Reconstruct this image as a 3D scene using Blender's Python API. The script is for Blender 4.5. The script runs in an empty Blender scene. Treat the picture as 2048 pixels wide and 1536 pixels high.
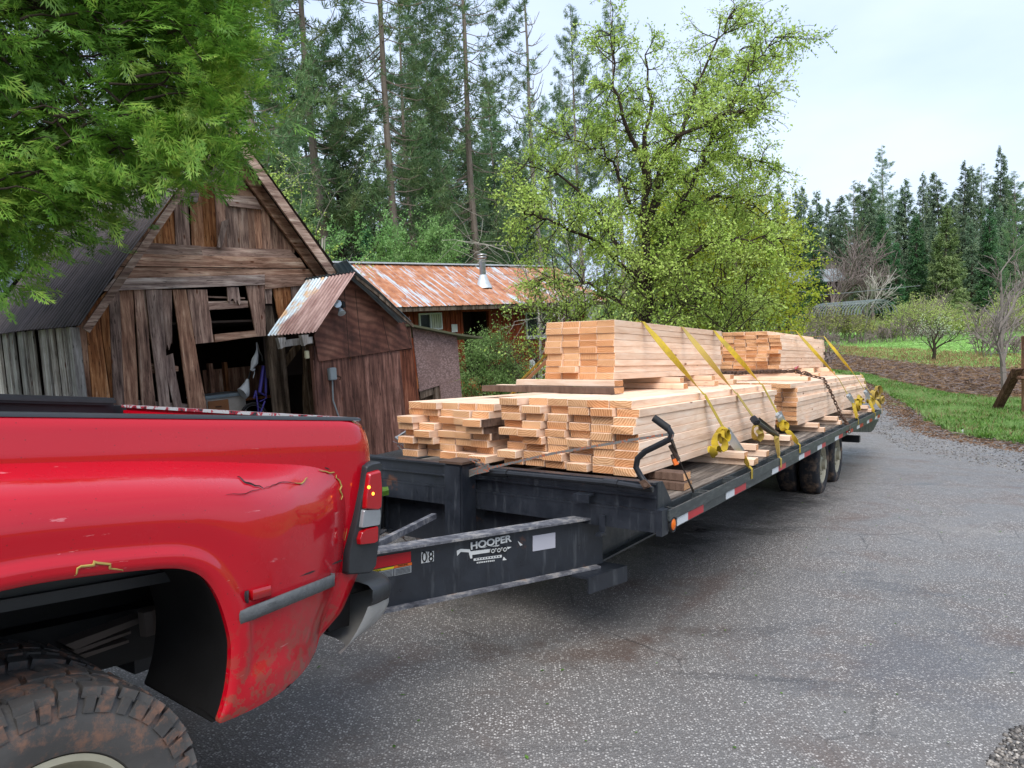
import bpy, math, random, colorsys
import numpy as np
from mathutils import Vector, Matrix, Euler
from mathutils import noise as mnoise
S=bpy.context.scene
R_=math.radians
# ------------------------------------------------------------ camera
FPX=1410.0; EYE=1.65
def basis(p,r):
    p=R_(p);r=R_(r)
    fw=Vector((0,math.cos(p),-math.sin(p)));u0=Vector((0,math.sin(p),math.cos(p)));r0=Vector((1,0,0))
    ri=math.cos(r)*r0-math.sin(r)*u0; up=math.cos(r)*u0+math.sin(r)*r0
    return Matrix((ri,up,-fw)).transposed()
RT=basis(4.5,3.5); RG=basis(1.67,.376)
cam_d=bpy.data.cameras.new('camera'); cam=bpy.data.objects.new('camera',cam_d); S.collection.objects.link(cam)
cam_d.sensor_width=36; cam_d.lens=36*FPX/2048; cam_d.clip_start=.05; cam_d.clip_end=3000
cam.matrix_world=Matrix.Translation((0,0,EYE))@RT.to_4x4()
S.camera=cam
# ------------------------------------------------------------ sky and sun (overcast, bright)
SUN_EL=56; SUN_AZ=-20     # degrees; azimuth measured from +Y towards +X
W=bpy.data.worlds.new('World'); S.world=W; W.use_nodes=True
nt=W.node_tree; nt.nodes.clear()
def N(t,ty,**k):
    n=t.nodes.new(ty)
    for a,b in k.items(): setattr(n,a,b)
    return n
out=N(nt,'ShaderNodeOutputWorld'); bg=N(nt,'ShaderNodeBackground'); bg.inputs[1].default_value=.102
sky=N(nt,'ShaderNodeTexSky',sky_type='NISHITA',sun_disc=False,sun_elevation=R_(SUN_EL),sun_rotation=R_(SUN_AZ),air_density=1.0,dust_density=1.5)
tc=N(nt,'ShaderNodeTexCoord'); mp=N(nt,'ShaderNodeMapping'); mp.inputs['Scale'].default_value=(1.3,1.3,3.2)
ns=N(nt,'ShaderNodeTexNoise'); ns.inputs['Scale'].default_value=1.5; ns.inputs['Detail'].default_value=6; ns.inputs['Roughness'].default_value=.5
cr=N(nt,'ShaderNodeValToRGB'); cr.color_ramp.elements[0].position=.36; cr.color_ramp.elements[1].position=.62
cr.color_ramp.elements[0].color=(4.0,4.9,6.7,1); cr.color_ramp.elements[1].color=(5.2,5.95,7.3,1)
mx=N(nt,'ShaderNodeMixRGB'); mx.inputs[0].default_value=.86
L=nt.links.new
L(tc.outputs['Generated'],mp.inputs[0]); L(mp.outputs[0],ns.inputs[0]); L(ns.outputs['Fac'],cr.inputs[0])
L(sky.outputs[0],mx.inputs[1]); L(cr.outputs[0],mx.inputs[2]); L(mx.outputs[0],bg.inputs[0]); L(bg.outputs[0],out.inputs[0])
sd=bpy.data.lights.new('sun','SUN'); sd.energy=2.0; sd.angle=R_(45); sd.color=(1,.96,.9)
so=bpy.data.objects.new('sun',sd); S.collection.objects.link(so)
sv=Vector((math.sin(R_(SUN_AZ+205))*math.cos(R_(SUN_EL)),math.cos(R_(SUN_AZ+205))*math.cos(R_(SUN_EL)),math.sin(R_(SUN_EL))))
sky.sun_rotation=R_(SUN_AZ+205)
so.rotation_euler=sv.to_track_quat('Z','Y').to_euler(); so.location=(0,0,30)
S.view_settings.view_transform='Standard'; S.view_settings.look='None'; S.view_settings.exposure=0.95; S.view_settings.gamma=1
S.cycles.use_denoising=True; S.cycles.max_bounces=5; S.cycles.diffuse_bounces=3; S.cycles.glossy_bounces=3; S.cycles.transmission_bounces=3
S.cycles.transparent_max_bounces=6; S.cycles.caustics_reflective=False; S.cycles.caustics_refractive=False
# ------------------------------------------------------------ frames: every thing stands in the frame of its own ground
MG=Matrix.Translation((0,0,EYE))@(RT@RG.transposed()).to_4x4()@Matrix.Translation((0,0,-EYE))   # the sloping driveway's frame
th=math.atan2(946,FPX); dA=Vector((math.sin(th),math.cos(th),0)); dB=Vector((math.cos(th),-math.sin(th),0))
def frame(o,x,z=Vector((0,0,1))):
    x=Vector(x).normalized(); y=z.cross(x).normalized(); z=x.cross(y)
    m=Matrix((x,y,z)).transposed().to_4x4(); m.translation=Vector(o); return m
MT=MG@frame((.8369,3.7953,0),dA)          # trailer: x along it to the rear, y inboard, z up from the driveway
hv=Vector((.574,.819,0)).normalized(); ph=R_(4.5)
MK=MG@frame((-1.219,1.698,.55),Vector((hv.x*math.cos(ph),hv.y*math.cos(ph),-math.sin(ph))))   # truck: x to the rear, -y outboard
CAMP=Vector((0,0,EYE))
def ray(px,py): return RT@Vector(((px-1024)/FPX,-(py-768)/FPX,-1))
def hit(m,px,py,ax,val):
    i=m.inverted(); o=i@CAMP; d=i.to_3x3()@ray(px,py); t=(val-o[ax])/d[ax]; return o+d*t
def at(px,py,D):
    v=ray(px,py); return CAMP+v*(D/v.y)
NG=(MG.to_3x3()@Vector((0,0,1))); PG=MG@Vector((0,0,0))
def zG(x,y): return PG.z-(NG.x*(x-PG.x)+NG.y*(y-PG.y))/NG.z
def sm(a,b,t):
    t=max(0,min(1,(t-a)/(b-a))); return t*t*(3-2*t)
def terr(x,y):
    g=zG(x,y)
    l=sm(-2,14,x-.12*y)          # 0 left (house yard) .. 1 right (low field)
    F=-.62*(1-l)-1.72*l
    F+=l*(sm(70,125,y)*5.5+sm(115,220,y)*14)+(1-l)*(sm(34,60,y)*2.2+sm(60,140,y)*6)
    near=sm(9,20,math.hypot(x,y))
    if y<0: return g
    k=.5; d=F-g
    h=max(0,k-abs(d))/k
    z=max(F,g)+h*h*k*.25
    tr=MKi@Vector((x,y,g)); 
    return (g*(1-near)+z*near)
MKi=MK.inverted()
def bump_truck(x,y):      # the drive humps up a little under the truck
    g=zG(x,y); p=MKi@Vector((x,y,g))
    w=sm(1.5,.5,p.x) if False else 1-sm(.35,1.6,p.x)
    w*=1-sm(.25,1.1,-p.y-.1)
    return .16*w
def gz(x,y): return terr(x,y)+bump_truck(x,y)
# ------------------------------------------------------------ object helpers
COL=S.collection
def tag(o,label=None,cat=None,group=None,kind=None):
    if label: o['label']=label
    if cat: o['category']=cat
    if group: o['group']=group
    if kind: o['kind']=kind
    return o
def empty(name,m,label,cat,group=None):
    o=bpy.data.objects.new(name,None); COL.objects.link(o); o.empty_display_size=.2
    o.matrix_world=m if isinstance(m,Matrix) else Matrix.Translation(Vector(m))
    return tag(o,label,cat,group)
def link(name,me,parent=None,m=None):
    o=bpy.data.objects.new(name,me); COL.objects.link(o)
    if parent: o.parent=parent
    if m is not None: o.matrix_local=m
    return o
class MB:
    def __init__(s): s.v=[]; s.f=[]; s.mi=[]; s.cur=0
    def add(s,vs,fs):
        n=len(s.v); s.v+=[tuple(v) for v in vs]; s.f+=[tuple(i+n for i in f) for f in fs]; s.mi+=[s.cur]*len(fs)
    def box(s,a,b,m=None,bev=0):
        x0,y0,z0=a;x1,y1,z1=b
        if bev:
            e=bev; P=[]
            s.bevbox(a,b,bev,m); return
        vs=[Vector(p) for p in((x0,y0,z0),(x1,y0,z0),(x1,y1,z0),(x0,y1,z0),(x0,y0,z1),(x1,y0,z1),(x1,y1,z1),(x0,y1,z1))]
        if m is not None: vs=[m@v for v in vs]
        s.add(vs,[(0,3,2,1),(4,5,6,7),(0,1,5,4),(1,2,6,5),(2,3,7,6),(3,0,4,7)])
    def bevbox(s,a,b,e,m=None):
        import bmesh
        bm=bmesh.new(); bmesh.ops.create_cube(bm,size=1)
        for v in bm.verts: v.co=Vector(((a[0]+b[0])/2+v.co.x*(b[0]-a[0]),(a[1]+b[1])/2+v.co.y*(b[1]-a[1]),(a[2]+b[2])/2+v.co.z*(b[2]-a[2])))
        bmesh.ops.bevel(bm,geom=bm.edges[:],offset=e,segments=2,affect='EDGES')
        bm.verts.index_update()
        s.add([(m@v.co if m is not None else v.co.copy()) for v in bm.verts],[tuple(v.index for v in f.verts) for f in bm.faces]); bm.free()
    def prism(s,poly,d):     # polygon (3d points) extruded by vector d
        n=len(poly); P=[Vector(p) for p in poly]; d=Vector(d)
        nn=Vector((0,0,0))
        for i in range(n): nn+=P[i].cross(P[(i+1)%n])
        if nn.dot(d)>0: P=P[::-1]
        s.add(P+[p+d for p in P],[tuple(range(n)),tuple(range(2*n-1,n-1,-1))]+[(i,i+n,(i+1)%n+n,(i+1)%n) for i in range(n)])
    def tube(s,pts,r,seg=8,cap=True):
        pts=[Vector(p) for p in pts]; n=len(pts); rr=r if isinstance(r,(list,tuple)) else [r]*n
        base=len(s.v); ref=None
        for i,p in enumerate(pts):
            d=(pts[min(i+1,n-1)]-pts[max(i-1,0)])
            if d.length<1e-9: d=Vector((0,0,1))
            d.normalize()
            if ref is None: ref=d.orthogonal().normalized()
            ref=(ref-d*ref.dot(d))
            ref=ref.normalized() if ref.length>1e-6 else d.orthogonal().normalized()
            b=d.cross(ref)
            for k in range(seg):
                a=2*math.pi*k/seg; s.v.append(tuple(p+(ref*math.cos(a)+b*math.sin(a))*rr[i]))
        fs=[]
        for i in range(n-1):
            for k in range(seg):
                k2=(k+1)%seg; fs.append((base+i*seg+k,base+i*seg+k2,base+(i+1)*seg+k2,base+(i+1)*seg+k))
        if cap: fs+= [tuple(base+k for k in range(seg))[::-1],tuple(base+(n-1)*seg+k for k in range(seg))]
        s.f+=fs; s.mi+=[s.cur]*len(fs)
    def ribbon(s,pts,w,t=.003):   # pts: list of (point, widthvector)
        P=[Vector(p) for p,_ in pts]; n=len(P); vs=[]
        for i,(p,wd) in enumerate(pts):
            d=(P[min(i+1,n-1)]-P[max(i-1,0)]).normalized(); wd=Vector(wd); wd=(wd-d*wd.dot(d)).normalized()*w/2; nn=d.cross(wd).normalized()*t/2
            p=Vector(p); vs+=[p-wd-nn,p+wd-nn,p+wd+nn,p-wd+nn]
        fs=[]
        for i in range(n-1):
            for k in range(4): fs.append((4*i+k,4*i+(k+1)%4,4*i+4+(k+1)%4,4*i+4+k))
        fs+=[(3,2,1,0),(4*n-4,4*n-3,4*n-2,4*n-1)]
        s.add(vs,fs)
    def sheet(s,grid):       # rows of points
        h=len(grid); w=len(grid[0]); vs=[p for r in grid for p in r]
        s.add(vs,[(i*w+j,i*w+j+1,(i+1)*w+j+1,(i+1)*w+j) for i in range(h-1) for j in range(w-1)])
    def lathe(s,prof,seg,axis='y',c=(0,0,0)):   # profile (radius, axial)
        c=Vector(c); b=len(s.v); n=len(prof)
        for r,a in prof:
            for k in range(seg):
                t=2*math.pi*k/seg; p=Vector((r*math.cos(t),a,r*math.sin(t))) if axis=='y' else Vector((r*math.cos(t),r*math.sin(t),a))
                s.v.append(tuple(p+c))
        fs=[(b+i*seg+k,b+i*seg+(k+1)%seg,b+(i+1)*seg+(k+1)%seg,b+(i+1)*seg+k) for i in range(n-1) for k in range(seg)]
        s.f+=fs; s.mi+=[s.cur]*len(fs)
    def mesh(s,name,mats,smooth=False):
        me=bpy.data.meshes.new(name); me.from_pydata(s.v,[],s.f)
        for m in (mats if isinstance(mats,(list,tuple)) else [mats]): me.materials.append(m)
        me.polygons.foreach_set('material_index',s.mi)
        if smooth: me.polygons.foreach_set('use_smooth',[True]*len(s.f))
        me.validate(); me.update()
        if smooth and smooth!=2:
            try: me.set_sharp_from_angle(angle=R_(38))
            except Exception: pass
        return me
    def build(s,name,mats,parent=None,smooth=False,m=None):
        return link(name,s.mesh(name,mats,smooth),parent,m)
def np_mesh(name,V,F,mat,smooth=False):
    V=np.asarray(V,np.float32); F=np.asarray(F,np.int32); k=F.shape[1]
    me=bpy.data.meshes.new(name); me.vertices.add(len(V)); me.vertices.foreach_set('co',V.ravel())
    me.loops.add(F.size); me.loops.foreach_set('vertex_index',F.ravel())
    me.polygons.add(len(F)); me.polygons.foreach_set('loop_start',np.arange(0,F.size,k,dtype=np.int32))
    try: me.polygons.foreach_set('loop_total',np.full(len(F),k,np.int32))
    except Exception: pass
    me.materials.append(mat)
    if smooth: me.polygons.foreach_set('use_smooth',np.ones(len(F),bool))
    me.update(calc_edges=True); return me
# ------------------------------------------------------------ materials
def hexc(h,k=1):
    c=[int(h[i:i+2],16)/255 for i in(0,2,4)]
    return tuple((x/12.92 if x<=.04045 else ((x+.055)/1.055)**2.4)*k for x in c)+(1,)
ORDW=['','first','second','third','fourth','fifth','sixth','seventh','eighth','ninth','tenth','eleventh','twelfth','thirteenth','fourteenth','fifteenth','sixteenth','seventeenth','eighteenth','nineteenth']
TEN=['','','twenty','thirty','forty','fifty','sixty','seventy']
TENTH=['','','twentieth','thirtieth','fortieth','fiftieth','sixtieth','seventieth']
def ordinal(n):
    if n<20: return ORDW[n]
    return TENTH[n//10] if n%10==0 else TEN[n//10]+'-'+ORDW[n%10]
class Mt:
    def __init__(s,name,rough=.7,metal=0,spec=.5,coat=0):
        s.m=bpy.data.materials.new(name); s.m.use_nodes=True; s.t=s.m.node_tree; s.b=s.t.nodes['Principled BSDF']
        s.b.inputs['Roughness'].default_value=rough; s.b.inputs['Metallic'].default_value=metal; s.b.inputs['Specular IOR Level'].default_value=spec
        if coat: s.b.inputs['Coat Weight'].default_value=coat; s.b.inputs['Coat Roughness'].default_value=.05
        s.co=N(s.t,'ShaderNodeTexCoord').outputs['Object']; s.rnd=N(s.t,'ShaderNodeObjectInfo').outputs['Random']
    def L(s,a,b): s.t.links.new(a,b)
    def vec(s,sc=(1,1,1),rnd=0,co=None,rot=(0,0,0)):
        m=N(s.t,'ShaderNodeMapping'); s.L(co or s.co,m.inputs[0]); m.inputs['Scale'].default_value=sc; m.inputs['Rotation'].default_value=rot
        if rnd:
            mm=N(s.t,'ShaderNodeMath',operation='MULTIPLY'); s.L(s.rnd,mm.inputs[0]); mm.inputs[1].default_value=rnd
            cb=N(s.t,'ShaderNodeCombineXYZ')
            for i in range(3): s.L(mm.outputs[0],cb.inputs[i])
            s.L(cb.outputs[0],m.inputs['Location'])
        return m.outputs[0]
    def noise(s,v,sc=5,det=4,ro=.55,dist=0):
        n=N(s.t,'ShaderNodeTexNoise'); s.L(v,n.inputs['Vector']); n.inputs['Scale'].default_value=sc; n.inputs['Detail'].default_value=det
        n.inputs['Roughness'].default_value=ro; n.inputs['Distortion'].default_value=dist; return n.outputs['Fac']
    def vor(s,v,sc=5,feature='F1',out='Distance'):
        n=N(s.t,'ShaderNodeTexVoronoi',feature=feature); s.L(v,n.inputs['Vector']); n.inputs['Scale'].default_value=sc; return n.outputs[out]
    def wave(s,v,sc=5,dist=2,det=2,ty='BANDS',dirn='X',dsc=1):
        n=N(s.t,'ShaderNodeTexWave',wave_type=ty)
        if ty=='BANDS': n.bands_direction=dirn
        else: n.rings_direction=dirn
        s.L(v,n.inputs['Vector']); n.inputs['Scale'].default_value=sc; n.inputs['Distortion'].default_value=dist; n.inputs['Detail'].default_value=det; n.inputs['Detail Scale'].default_value=dsc
        return n.outputs['Fac']
    def ramp(s,fac,stops,interp='LINEAR'):
        n=N(s.t,'ShaderNodeValToRGB'); e=n.color_ramp.elements; n.color_ramp.interpolation=interp
        while len(e)<len(stops): e.new(.5)
        for i,(p,c) in enumerate(stops):
            e[i].position=p; e[i].color=c if isinstance(c,tuple) else (c,c,c,1)
        s.L(fac,n.inputs[0]); return n.outputs[0]
    def mix(s,fac,a,b,mode='MIX'):
        n=N(s.t,'ShaderNodeMixRGB',blend_type=mode)
        for i,x in enumerate((fac,a,b)):
            if isinstance(x,(int,float)):
                n.inputs[i].default_value=x if i==0 else (x,x,x,1)
            elif isinstance(x,tuple): n.inputs[i].default_value=x
            else: s.L(x,n.inputs[i])
        return n.outputs[0]
    def math(s,op,a,b=0,c=None):
        n=N(s.t,'ShaderNodeMath',operation=op)
        for i,x in enumerate((a,b) if c is None else (a,b,c)):
            if isinstance(x,(int,float)): n.inputs[i].default_value=x
            else: s.L(x,n.inputs[i])
        return n.outputs[0]
    def sep(s,v,i):
        n=N(s.t,'ShaderNodeSeparateXYZ'); s.L(v,n.inputs[0]); return n.outputs[i]
    def col(s,c):
        if isinstance(c,tuple): s.b.inputs['Base Color'].default_value=c
        else: s.L(c,s.b.inputs['Base Color'])
        return s
    def rough(s,c): s.L(c,s.b.inputs['Roughness']); return s
    def bump(s,h,st=.3,d=.01):
        n=N(s.t,'ShaderNodeBump'); n.inputs['Strength'].default_value=st; n.inputs['Distance'].default_value=d; s.L(h,n.inputs['Height']); s.L(n.outputs[0],s.b.inputs['Normal']); return s
    def transl(s,c,w=.35):
        o=[n for n in s.t.nodes if n.type=='OUTPUT_MATERIAL'][0]; tr=N(s.t,'ShaderNodeBsdfTranslucent'); mx=N(s.t,'ShaderNodeMixShader'); mx.inputs[0].default_value=w
        if isinstance(c,tuple): tr.inputs[0].default_value=c
        else: s.L(c,tr.inputs[0])
        s.L(s.b.outputs[0],mx.inputs[1]); s.L(tr.outputs[0],mx.inputs[2]); s.L(mx.outputs[0],o.inputs[0]); return s
def plain(name,c,rough=.6,metal=0,var=.25,sc=8,bump=.1,spec=.4):
    m=Mt(name,rough,metal,spec); v=m.vec(rnd=7)
    n=m.noise(v,sc,5)
    m.col(m.mix(n,tuple(x*(1-var) for x in c[:3])+(1,),tuple(min(1,x*(1+var)) for x in c[:3])+(1,)))
    if bump: m.bump(m.noise(v,sc*4,3),bump,.005)
    return m.m
def foliage(name,c1,c2,c3,sc=1.2,tr=.3,rough=.55,rv=.25):
    m=Mt(name,rough,0,.25); v=m.vec(rnd=40)
    a=m.noise(v,sc,2); b=m.noise(v,sc*14,1)
    c=m.ramp(m.math('ADD',m.math('MULTIPLY',a,.55),m.math('MULTIPLY',b,.45)),[(.33,c1),(.5,c2),(.68,c3)])
    hs=N(m.t,'ShaderNodeHueSaturation'); m.L(c,hs.inputs['Color'])
    m.L(m.math('ADD',m.math('MULTIPLY',m.rnd,rv*2),1-rv),hs.inputs['Value']); m.L(m.math('ADD',m.math('MULTIPLY',m.rnd,.03),.485),hs.inputs['Hue'])
    m.col(hs.outputs[0]); m.transl(hs.outputs[0],tr); return m.m
def bark(name,c1,c2,sc=9):
    m=Mt(name,.9,0,.2); v=m.vec((1,1,.22),rnd=9); n=m.noise(v,sc,6,.65); k=m.vor(m.vec((1,1,.3),rnd=3),sc*1.2,'DISTANCE_TO_EDGE')
    m.col(m.mix(n,c1,c2)); m.bump(m.math('ADD',n,m.math('MULTIPLY',k,.8)),.7,.03); return m.m
def old_wood(name,cols,axis='z',sc=1,dark=.5):
    # weathered boards: grain stretched along the board, stains, knots
    st={'z':(9,9,.7),'x':(.7,9,9)}[axis]
    m=Mt(name,.85,0,.25); m.rnd=N(m.t,'ShaderNodeNewGeometry').outputs['Random Per Island']; v=m.vec(st,rnd=31)
    g=m.noise(v,2.2*sc,8,.68,.4); g2=m.noise(m.vec(tuple(x*3 for x in st),rnd=17),3*sc,4,.6)
    big=m.noise(m.vec((1.3,1.3,1.3),rnd=50),1.6,3)
    c=m.ramp(g,[(.3,cols[0]),(.47,cols[1]),(.6,cols[2]),(.75,cols[3])])
    hs=N(m.t,'ShaderNodeHueSaturation'); m.L(c,hs.inputs['Color']); 
    m.L(m.math('ADD',m.math('MULTIPLY',m.rnd,.65),.55),hs.inputs['Saturation']); m.L(m.math('MULTIPLY',m.math('ADD',m.math('MULTIPLY',big,1.7),.2),m.math('ADD',m.math('MULTIPLY',m.math('FRACT',m.math('MULTIPLY',m.rnd,7.3)),.6),.75)),hs.inputs['Value'])
    c=m.mix(m.ramp(g2,[(.34,.9),(.39,0.)]),hs.outputs[0],tuple(x*.25 for x in cols[0][:3])+(1,))
    kn=m.vor(m.vec((4,4,1.6) if axis=='z' else (1.6,4,4),rnd=23),1.3)
    c=m.mix(m.ramp(kn,[(.05,.9),(.1,0.)]),c,hexc('5a2f16'))
    m.col(c); m.bump(m.math('ADD',m.math('MULTIPLY',g,.8),m.math('MULTIPLY',g2,.5)),.55,.012); return m.m
M={}
# ------------------------------------------------------------ material set
def m_asphalt():
    m=Mt('wet asphalt',.5,0,.5); v=m.vec()
    big=m.noise(v,.35,4,.6); mid=m.noise(v,2.2,4); st=m.vor(v,78,'F1','Color'); dist=m.vor(v,78); st2=m.vor(v,150,'F1','Color'); d2=m.vor(v,140)
    pale=m.ramp(m.sep(st,0),[(.5,0.),(.74,1.)]); on=m.ramp(dist,[(.0,1.),(.34,1.),(.46,0.)])
    pale2=m.ramp(m.sep(st2,1),[(.6,0.),(.75,1.)]); on2=m.ramp(d2,[(.3,1.),(.45,0.)])
    base=m.mix(big,hexc('514e4c'),hexc('7a7672'))
    base=m.mix(m.ramp(mid,[(.45,0.),(.75,.35)]),base,hexc('5a4a40'))
    stc=m.mix(m.sep(st,1),hexc('a09b95'),hexc('dad5ce'))
    c=m.mix(m.math('MULTIPLY',m.math('MULTIPLY',pale,on),m.math('ADD',m.math('MULTIPLY',mid,1.2),.1)),base,stc)
    c=m.mix(m.math('MULTIPLY',m.math('MULTIPLY',pale2,on2),.55),c,hexc('b4b0ab'))
    # fine wear: rusty mud traces and damp tongues
    mud=m.noise(m.vec((1,1,1)),1.1,5,.7,.6); c=m.mix(m.ramp(mud,[(.55,0.),(.72,.5)]),c,hexc('5b4335'))
    damp=m.noise(m.vec((.5,.9,1)),.9,5,.65,.8); dm=m.ramp(damp,[(.56,0.),(.66,1.)])
    c=m.mix(m.math('MULTIPLY',dm,.5),c,hexc('323337')); 
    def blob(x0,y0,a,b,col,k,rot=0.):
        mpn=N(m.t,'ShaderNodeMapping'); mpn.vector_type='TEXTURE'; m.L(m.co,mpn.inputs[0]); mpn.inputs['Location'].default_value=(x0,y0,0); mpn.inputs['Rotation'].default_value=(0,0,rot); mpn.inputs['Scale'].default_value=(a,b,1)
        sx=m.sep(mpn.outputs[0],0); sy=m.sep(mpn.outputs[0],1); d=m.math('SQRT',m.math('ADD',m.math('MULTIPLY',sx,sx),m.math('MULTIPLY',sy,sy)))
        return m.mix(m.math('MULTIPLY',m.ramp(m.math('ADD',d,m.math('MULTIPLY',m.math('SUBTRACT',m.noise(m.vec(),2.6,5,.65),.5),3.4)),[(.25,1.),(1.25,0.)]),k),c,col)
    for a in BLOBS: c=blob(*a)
    ck=m.vor(m.mix(.12,m.vec(),m.noise(m.vec(),1.5,4)),1.7,'DISTANCE_TO_EDGE'); c=m.mix(m.math('MULTIPLY',m.ramp(ck,[(.004,1.),(.014,0.)]),m.ramp(big,[(.52,0.),(.62,.55)])),c,hexc('242424'))
    m.col(c); m.rough(m.mix(dm,m.ramp(mid,[(.3,.42),(.7,.68)]),.25))
    h=m.math('SUBTRACT',m.math('MULTIPLY',m.mix(dm,1.,.25),m.math('SUBTRACT',1.0,dist)),m.math('MULTIPLY',d2,.4)); m.bump(h,.55,.007); return m.m
def zpt(px,py):
    v=ray(px,py); t=(PG-CAMP).dot(NG)/v.dot(NG); p=CAMP+v*t; return p.x,p.y
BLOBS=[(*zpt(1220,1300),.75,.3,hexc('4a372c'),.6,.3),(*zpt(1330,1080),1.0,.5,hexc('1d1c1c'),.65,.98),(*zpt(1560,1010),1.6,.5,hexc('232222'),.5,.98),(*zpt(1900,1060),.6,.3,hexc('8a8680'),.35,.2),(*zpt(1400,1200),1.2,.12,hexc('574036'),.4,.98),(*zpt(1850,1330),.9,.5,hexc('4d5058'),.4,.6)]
M['asphalt']=m_asphalt()
def m_ground():
    m=Mt('grassy soil',.95,0,.15); v=m.vec(); a=m.noise(v,.25,4); b=m.noise(v,3,5,.7)
    c=m.ramp(m.math('ADD',m.math('MULTIPLY',a,.6),m.math('MULTIPLY',b,.4)),[(.36,hexc('5a4a34')),(.46,hexc('68704a')),(.55,hexc('7b9052')),(.68,hexc('92ab68'))])
    m.col(c); m.bump(b,.6,.05); return m.m
M['ground']=m_ground()
def m_field():
    m=Mt('field grass',.95,0,.15); v=m.vec((.25,1,1)); a=m.noise(v,.5,4); b=m.noise(m.vec(),5,5,.7)
    c=m.ramp(m.math('ADD',m.math('MULTIPLY',a,.6),m.math('MULTIPLY',b,.4)),[(.35,hexc('5f7f3c')),(.48,hexc('7ba352')),(.6,hexc('8fbf62')),(.72,hexc('a5c96f'))])
    m.col(c); m.bump(b,.5,.04); return m.m
M['field']=m_field()
def m_mulch():
    m=Mt('cut brush',.95,0,.1); v=m.vec((.6,2.2,1)); a=m.noise(v,5,6,.75,1); 
    m.col(m.ramp(a,[(.34,hexc('2c1d17')),(.48,hexc('5b4033')),(.6,hexc('8b6a58')),(.72,hexc('a98a76'))])); m.bump(a,1,.06); return m.m
M['mulch']=m_mulch()
M['gravel']=None
def m_gravel():
    m=Mt('gravel',.8,0,.3); v=m.vec(); st=m.vor(v,45,'F1','Color'); d=m.vor(v,45); a=m.noise(v,1.2,4)
    c=m.mix(m.sep(st,0),hexc('4c4742'),hexc('a79f94')); c=m.mix(m.ramp(d,[(.3,0.),(.6,.8)]),c,hexc('332e2a')); c=m.mix(m.math('MULTIPLY',a,.5),c,hexc('6e5f50'))
    m.col(c); m.bump(m.math('SUBTRACT',1.,d),.9,.012); return m.m
M['gravel']=m_gravel()
M['grass']=foliage('grass blades',hexc('63844a'),hexc('88a860'),hexc('b2c486'),3,.35,.6)
M['weed']=foliage('weed leaves',hexc('35591f'),hexc('5a8431'),hexc('80a850'),3,.3,.6)
M['straw']=foliage('dry stalks',hexc('6a5138'),hexc('8c6f50'),hexc('b39b78'),3,.2,.8)
M['cedar']=foliage('cedar sprays',hexc('4f8434'),hexc('7aae45'),hexc('b8d562'),1.6,.42,.5)
M['pine']=foliage('pine needles',hexc('4c6848'),hexc('6c8a5c'),hexc('93a06c'),.5,.28,.55,.2)
M['fir']=foliage('fir needles',hexc('5f7458'),hexc('82987a'),hexc('a6b28f'),.4,.25,.6,.22)  # needles lightened and greyed so distance haze is painted into their colour
M['firlight']=foliage('bright fir needles',hexc('67854f'),hexc('8ba268'),hexc('aab982'),.5,.3,.6,.1)
M['cedardark']=foliage('dark cedar sprays',hexc('3f6b44'),hexc('578556'),hexc('769b68'),.5,.25,.6,.15)
M['leaf']=foliage('spring leaves',hexc('8ca546'),hexc('b0c45c'),hexc('d6e08c'),1.0,.32,.5,.1)
M['leafy']=foliage('yellow green leaves',hexc('7c9a2a'),hexc('a9bc38'),hexc('d0d05a'),1.0,.42,.5,.1)
M['shrub']=foliage('shrub leaves',hexc('587f42'),hexc('7ca25a'),hexc('a3bf84'),2,.35,.55,.15)
M['willow']=foliage('willow haze leaves',hexc('8a9650'),hexc('abb566'),hexc('c9cc88'),.5,.4,.6,.15)
M['blossom']=foliage('pale blossom',hexc('a9b58c'),hexc('cfd6b8'),hexc('eceee0'),3,.35,.6,.1)
M['twig']=plain('grey twigs',hexc('7d746e'),.85,var=.35,bump=0)
M['twigred']=plain('reddish grey twigs',hexc('756863'),.85,var=.35,bump=0)
M['twigpale']=plain('pale lichen twigs',hexc('a39d92'),.85,var=.25,bump=0)
M['barkdark']=bark('dark bark',hexc('231c18'),hexc('4a3e35'))
M['barkpine']=bark('pine bark',hexc('584c46'),hexc('a39488'),4)
M['barkfar']=bark('far bark',hexc('3b322c'),hexc('6e625a'),4)
# ------------------------------------------------------------ ground: one sheet to the horizon
def ground():
    rs=[0]+list(np.geomspace(.6,14,60))+list(np.geomspace(14.6,900,95)); seg=200
    V=[(0,0,gz(0,0))]; F=[]
    for r in rs[1:]:
        for k in range(seg):
            t=2*math.pi*k/seg; x=r*math.sin(t); y=r*math.cos(t)
            z=gz(x,y)+(.05*mnoise.noise((x*.35,y*.35,0)) if r>16 else 0)+(mnoise.noise((x*.02,y*.02,3))*2.5 if r>90 else 0)
            V.append((x,y,z))
    n=len(rs)-1
    mb=MB(); mb.v=V
    mb.f=[(0,1+k,1+(k+1)%seg) for k in range(seg)]+[(1+i*seg+k,1+(i+1)*seg+k,1+(i+1)*seg+(k+1)%seg,1+i*seg+(k+1)%seg) for i in range(n-1) for k in range(seg)]
    mb.f=[tuple(reversed(f)) for f in mb.f]
    mb.mi=[0]*len(mb.f)
    o=mb.build('ground',M['ground'],smooth=2); tag(o,kind='structure')
ground()
def gpt(px,py,it=14):
    # world point where a pixel's sight line meets the ground
    v=ray(px,py); t=1.5
    for k in range(4000):
        p=CAMP+v*t
        if p.z<gz(p.x,p.y): break
        t*=1.004 if t>8 else 1.01
    return p
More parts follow.
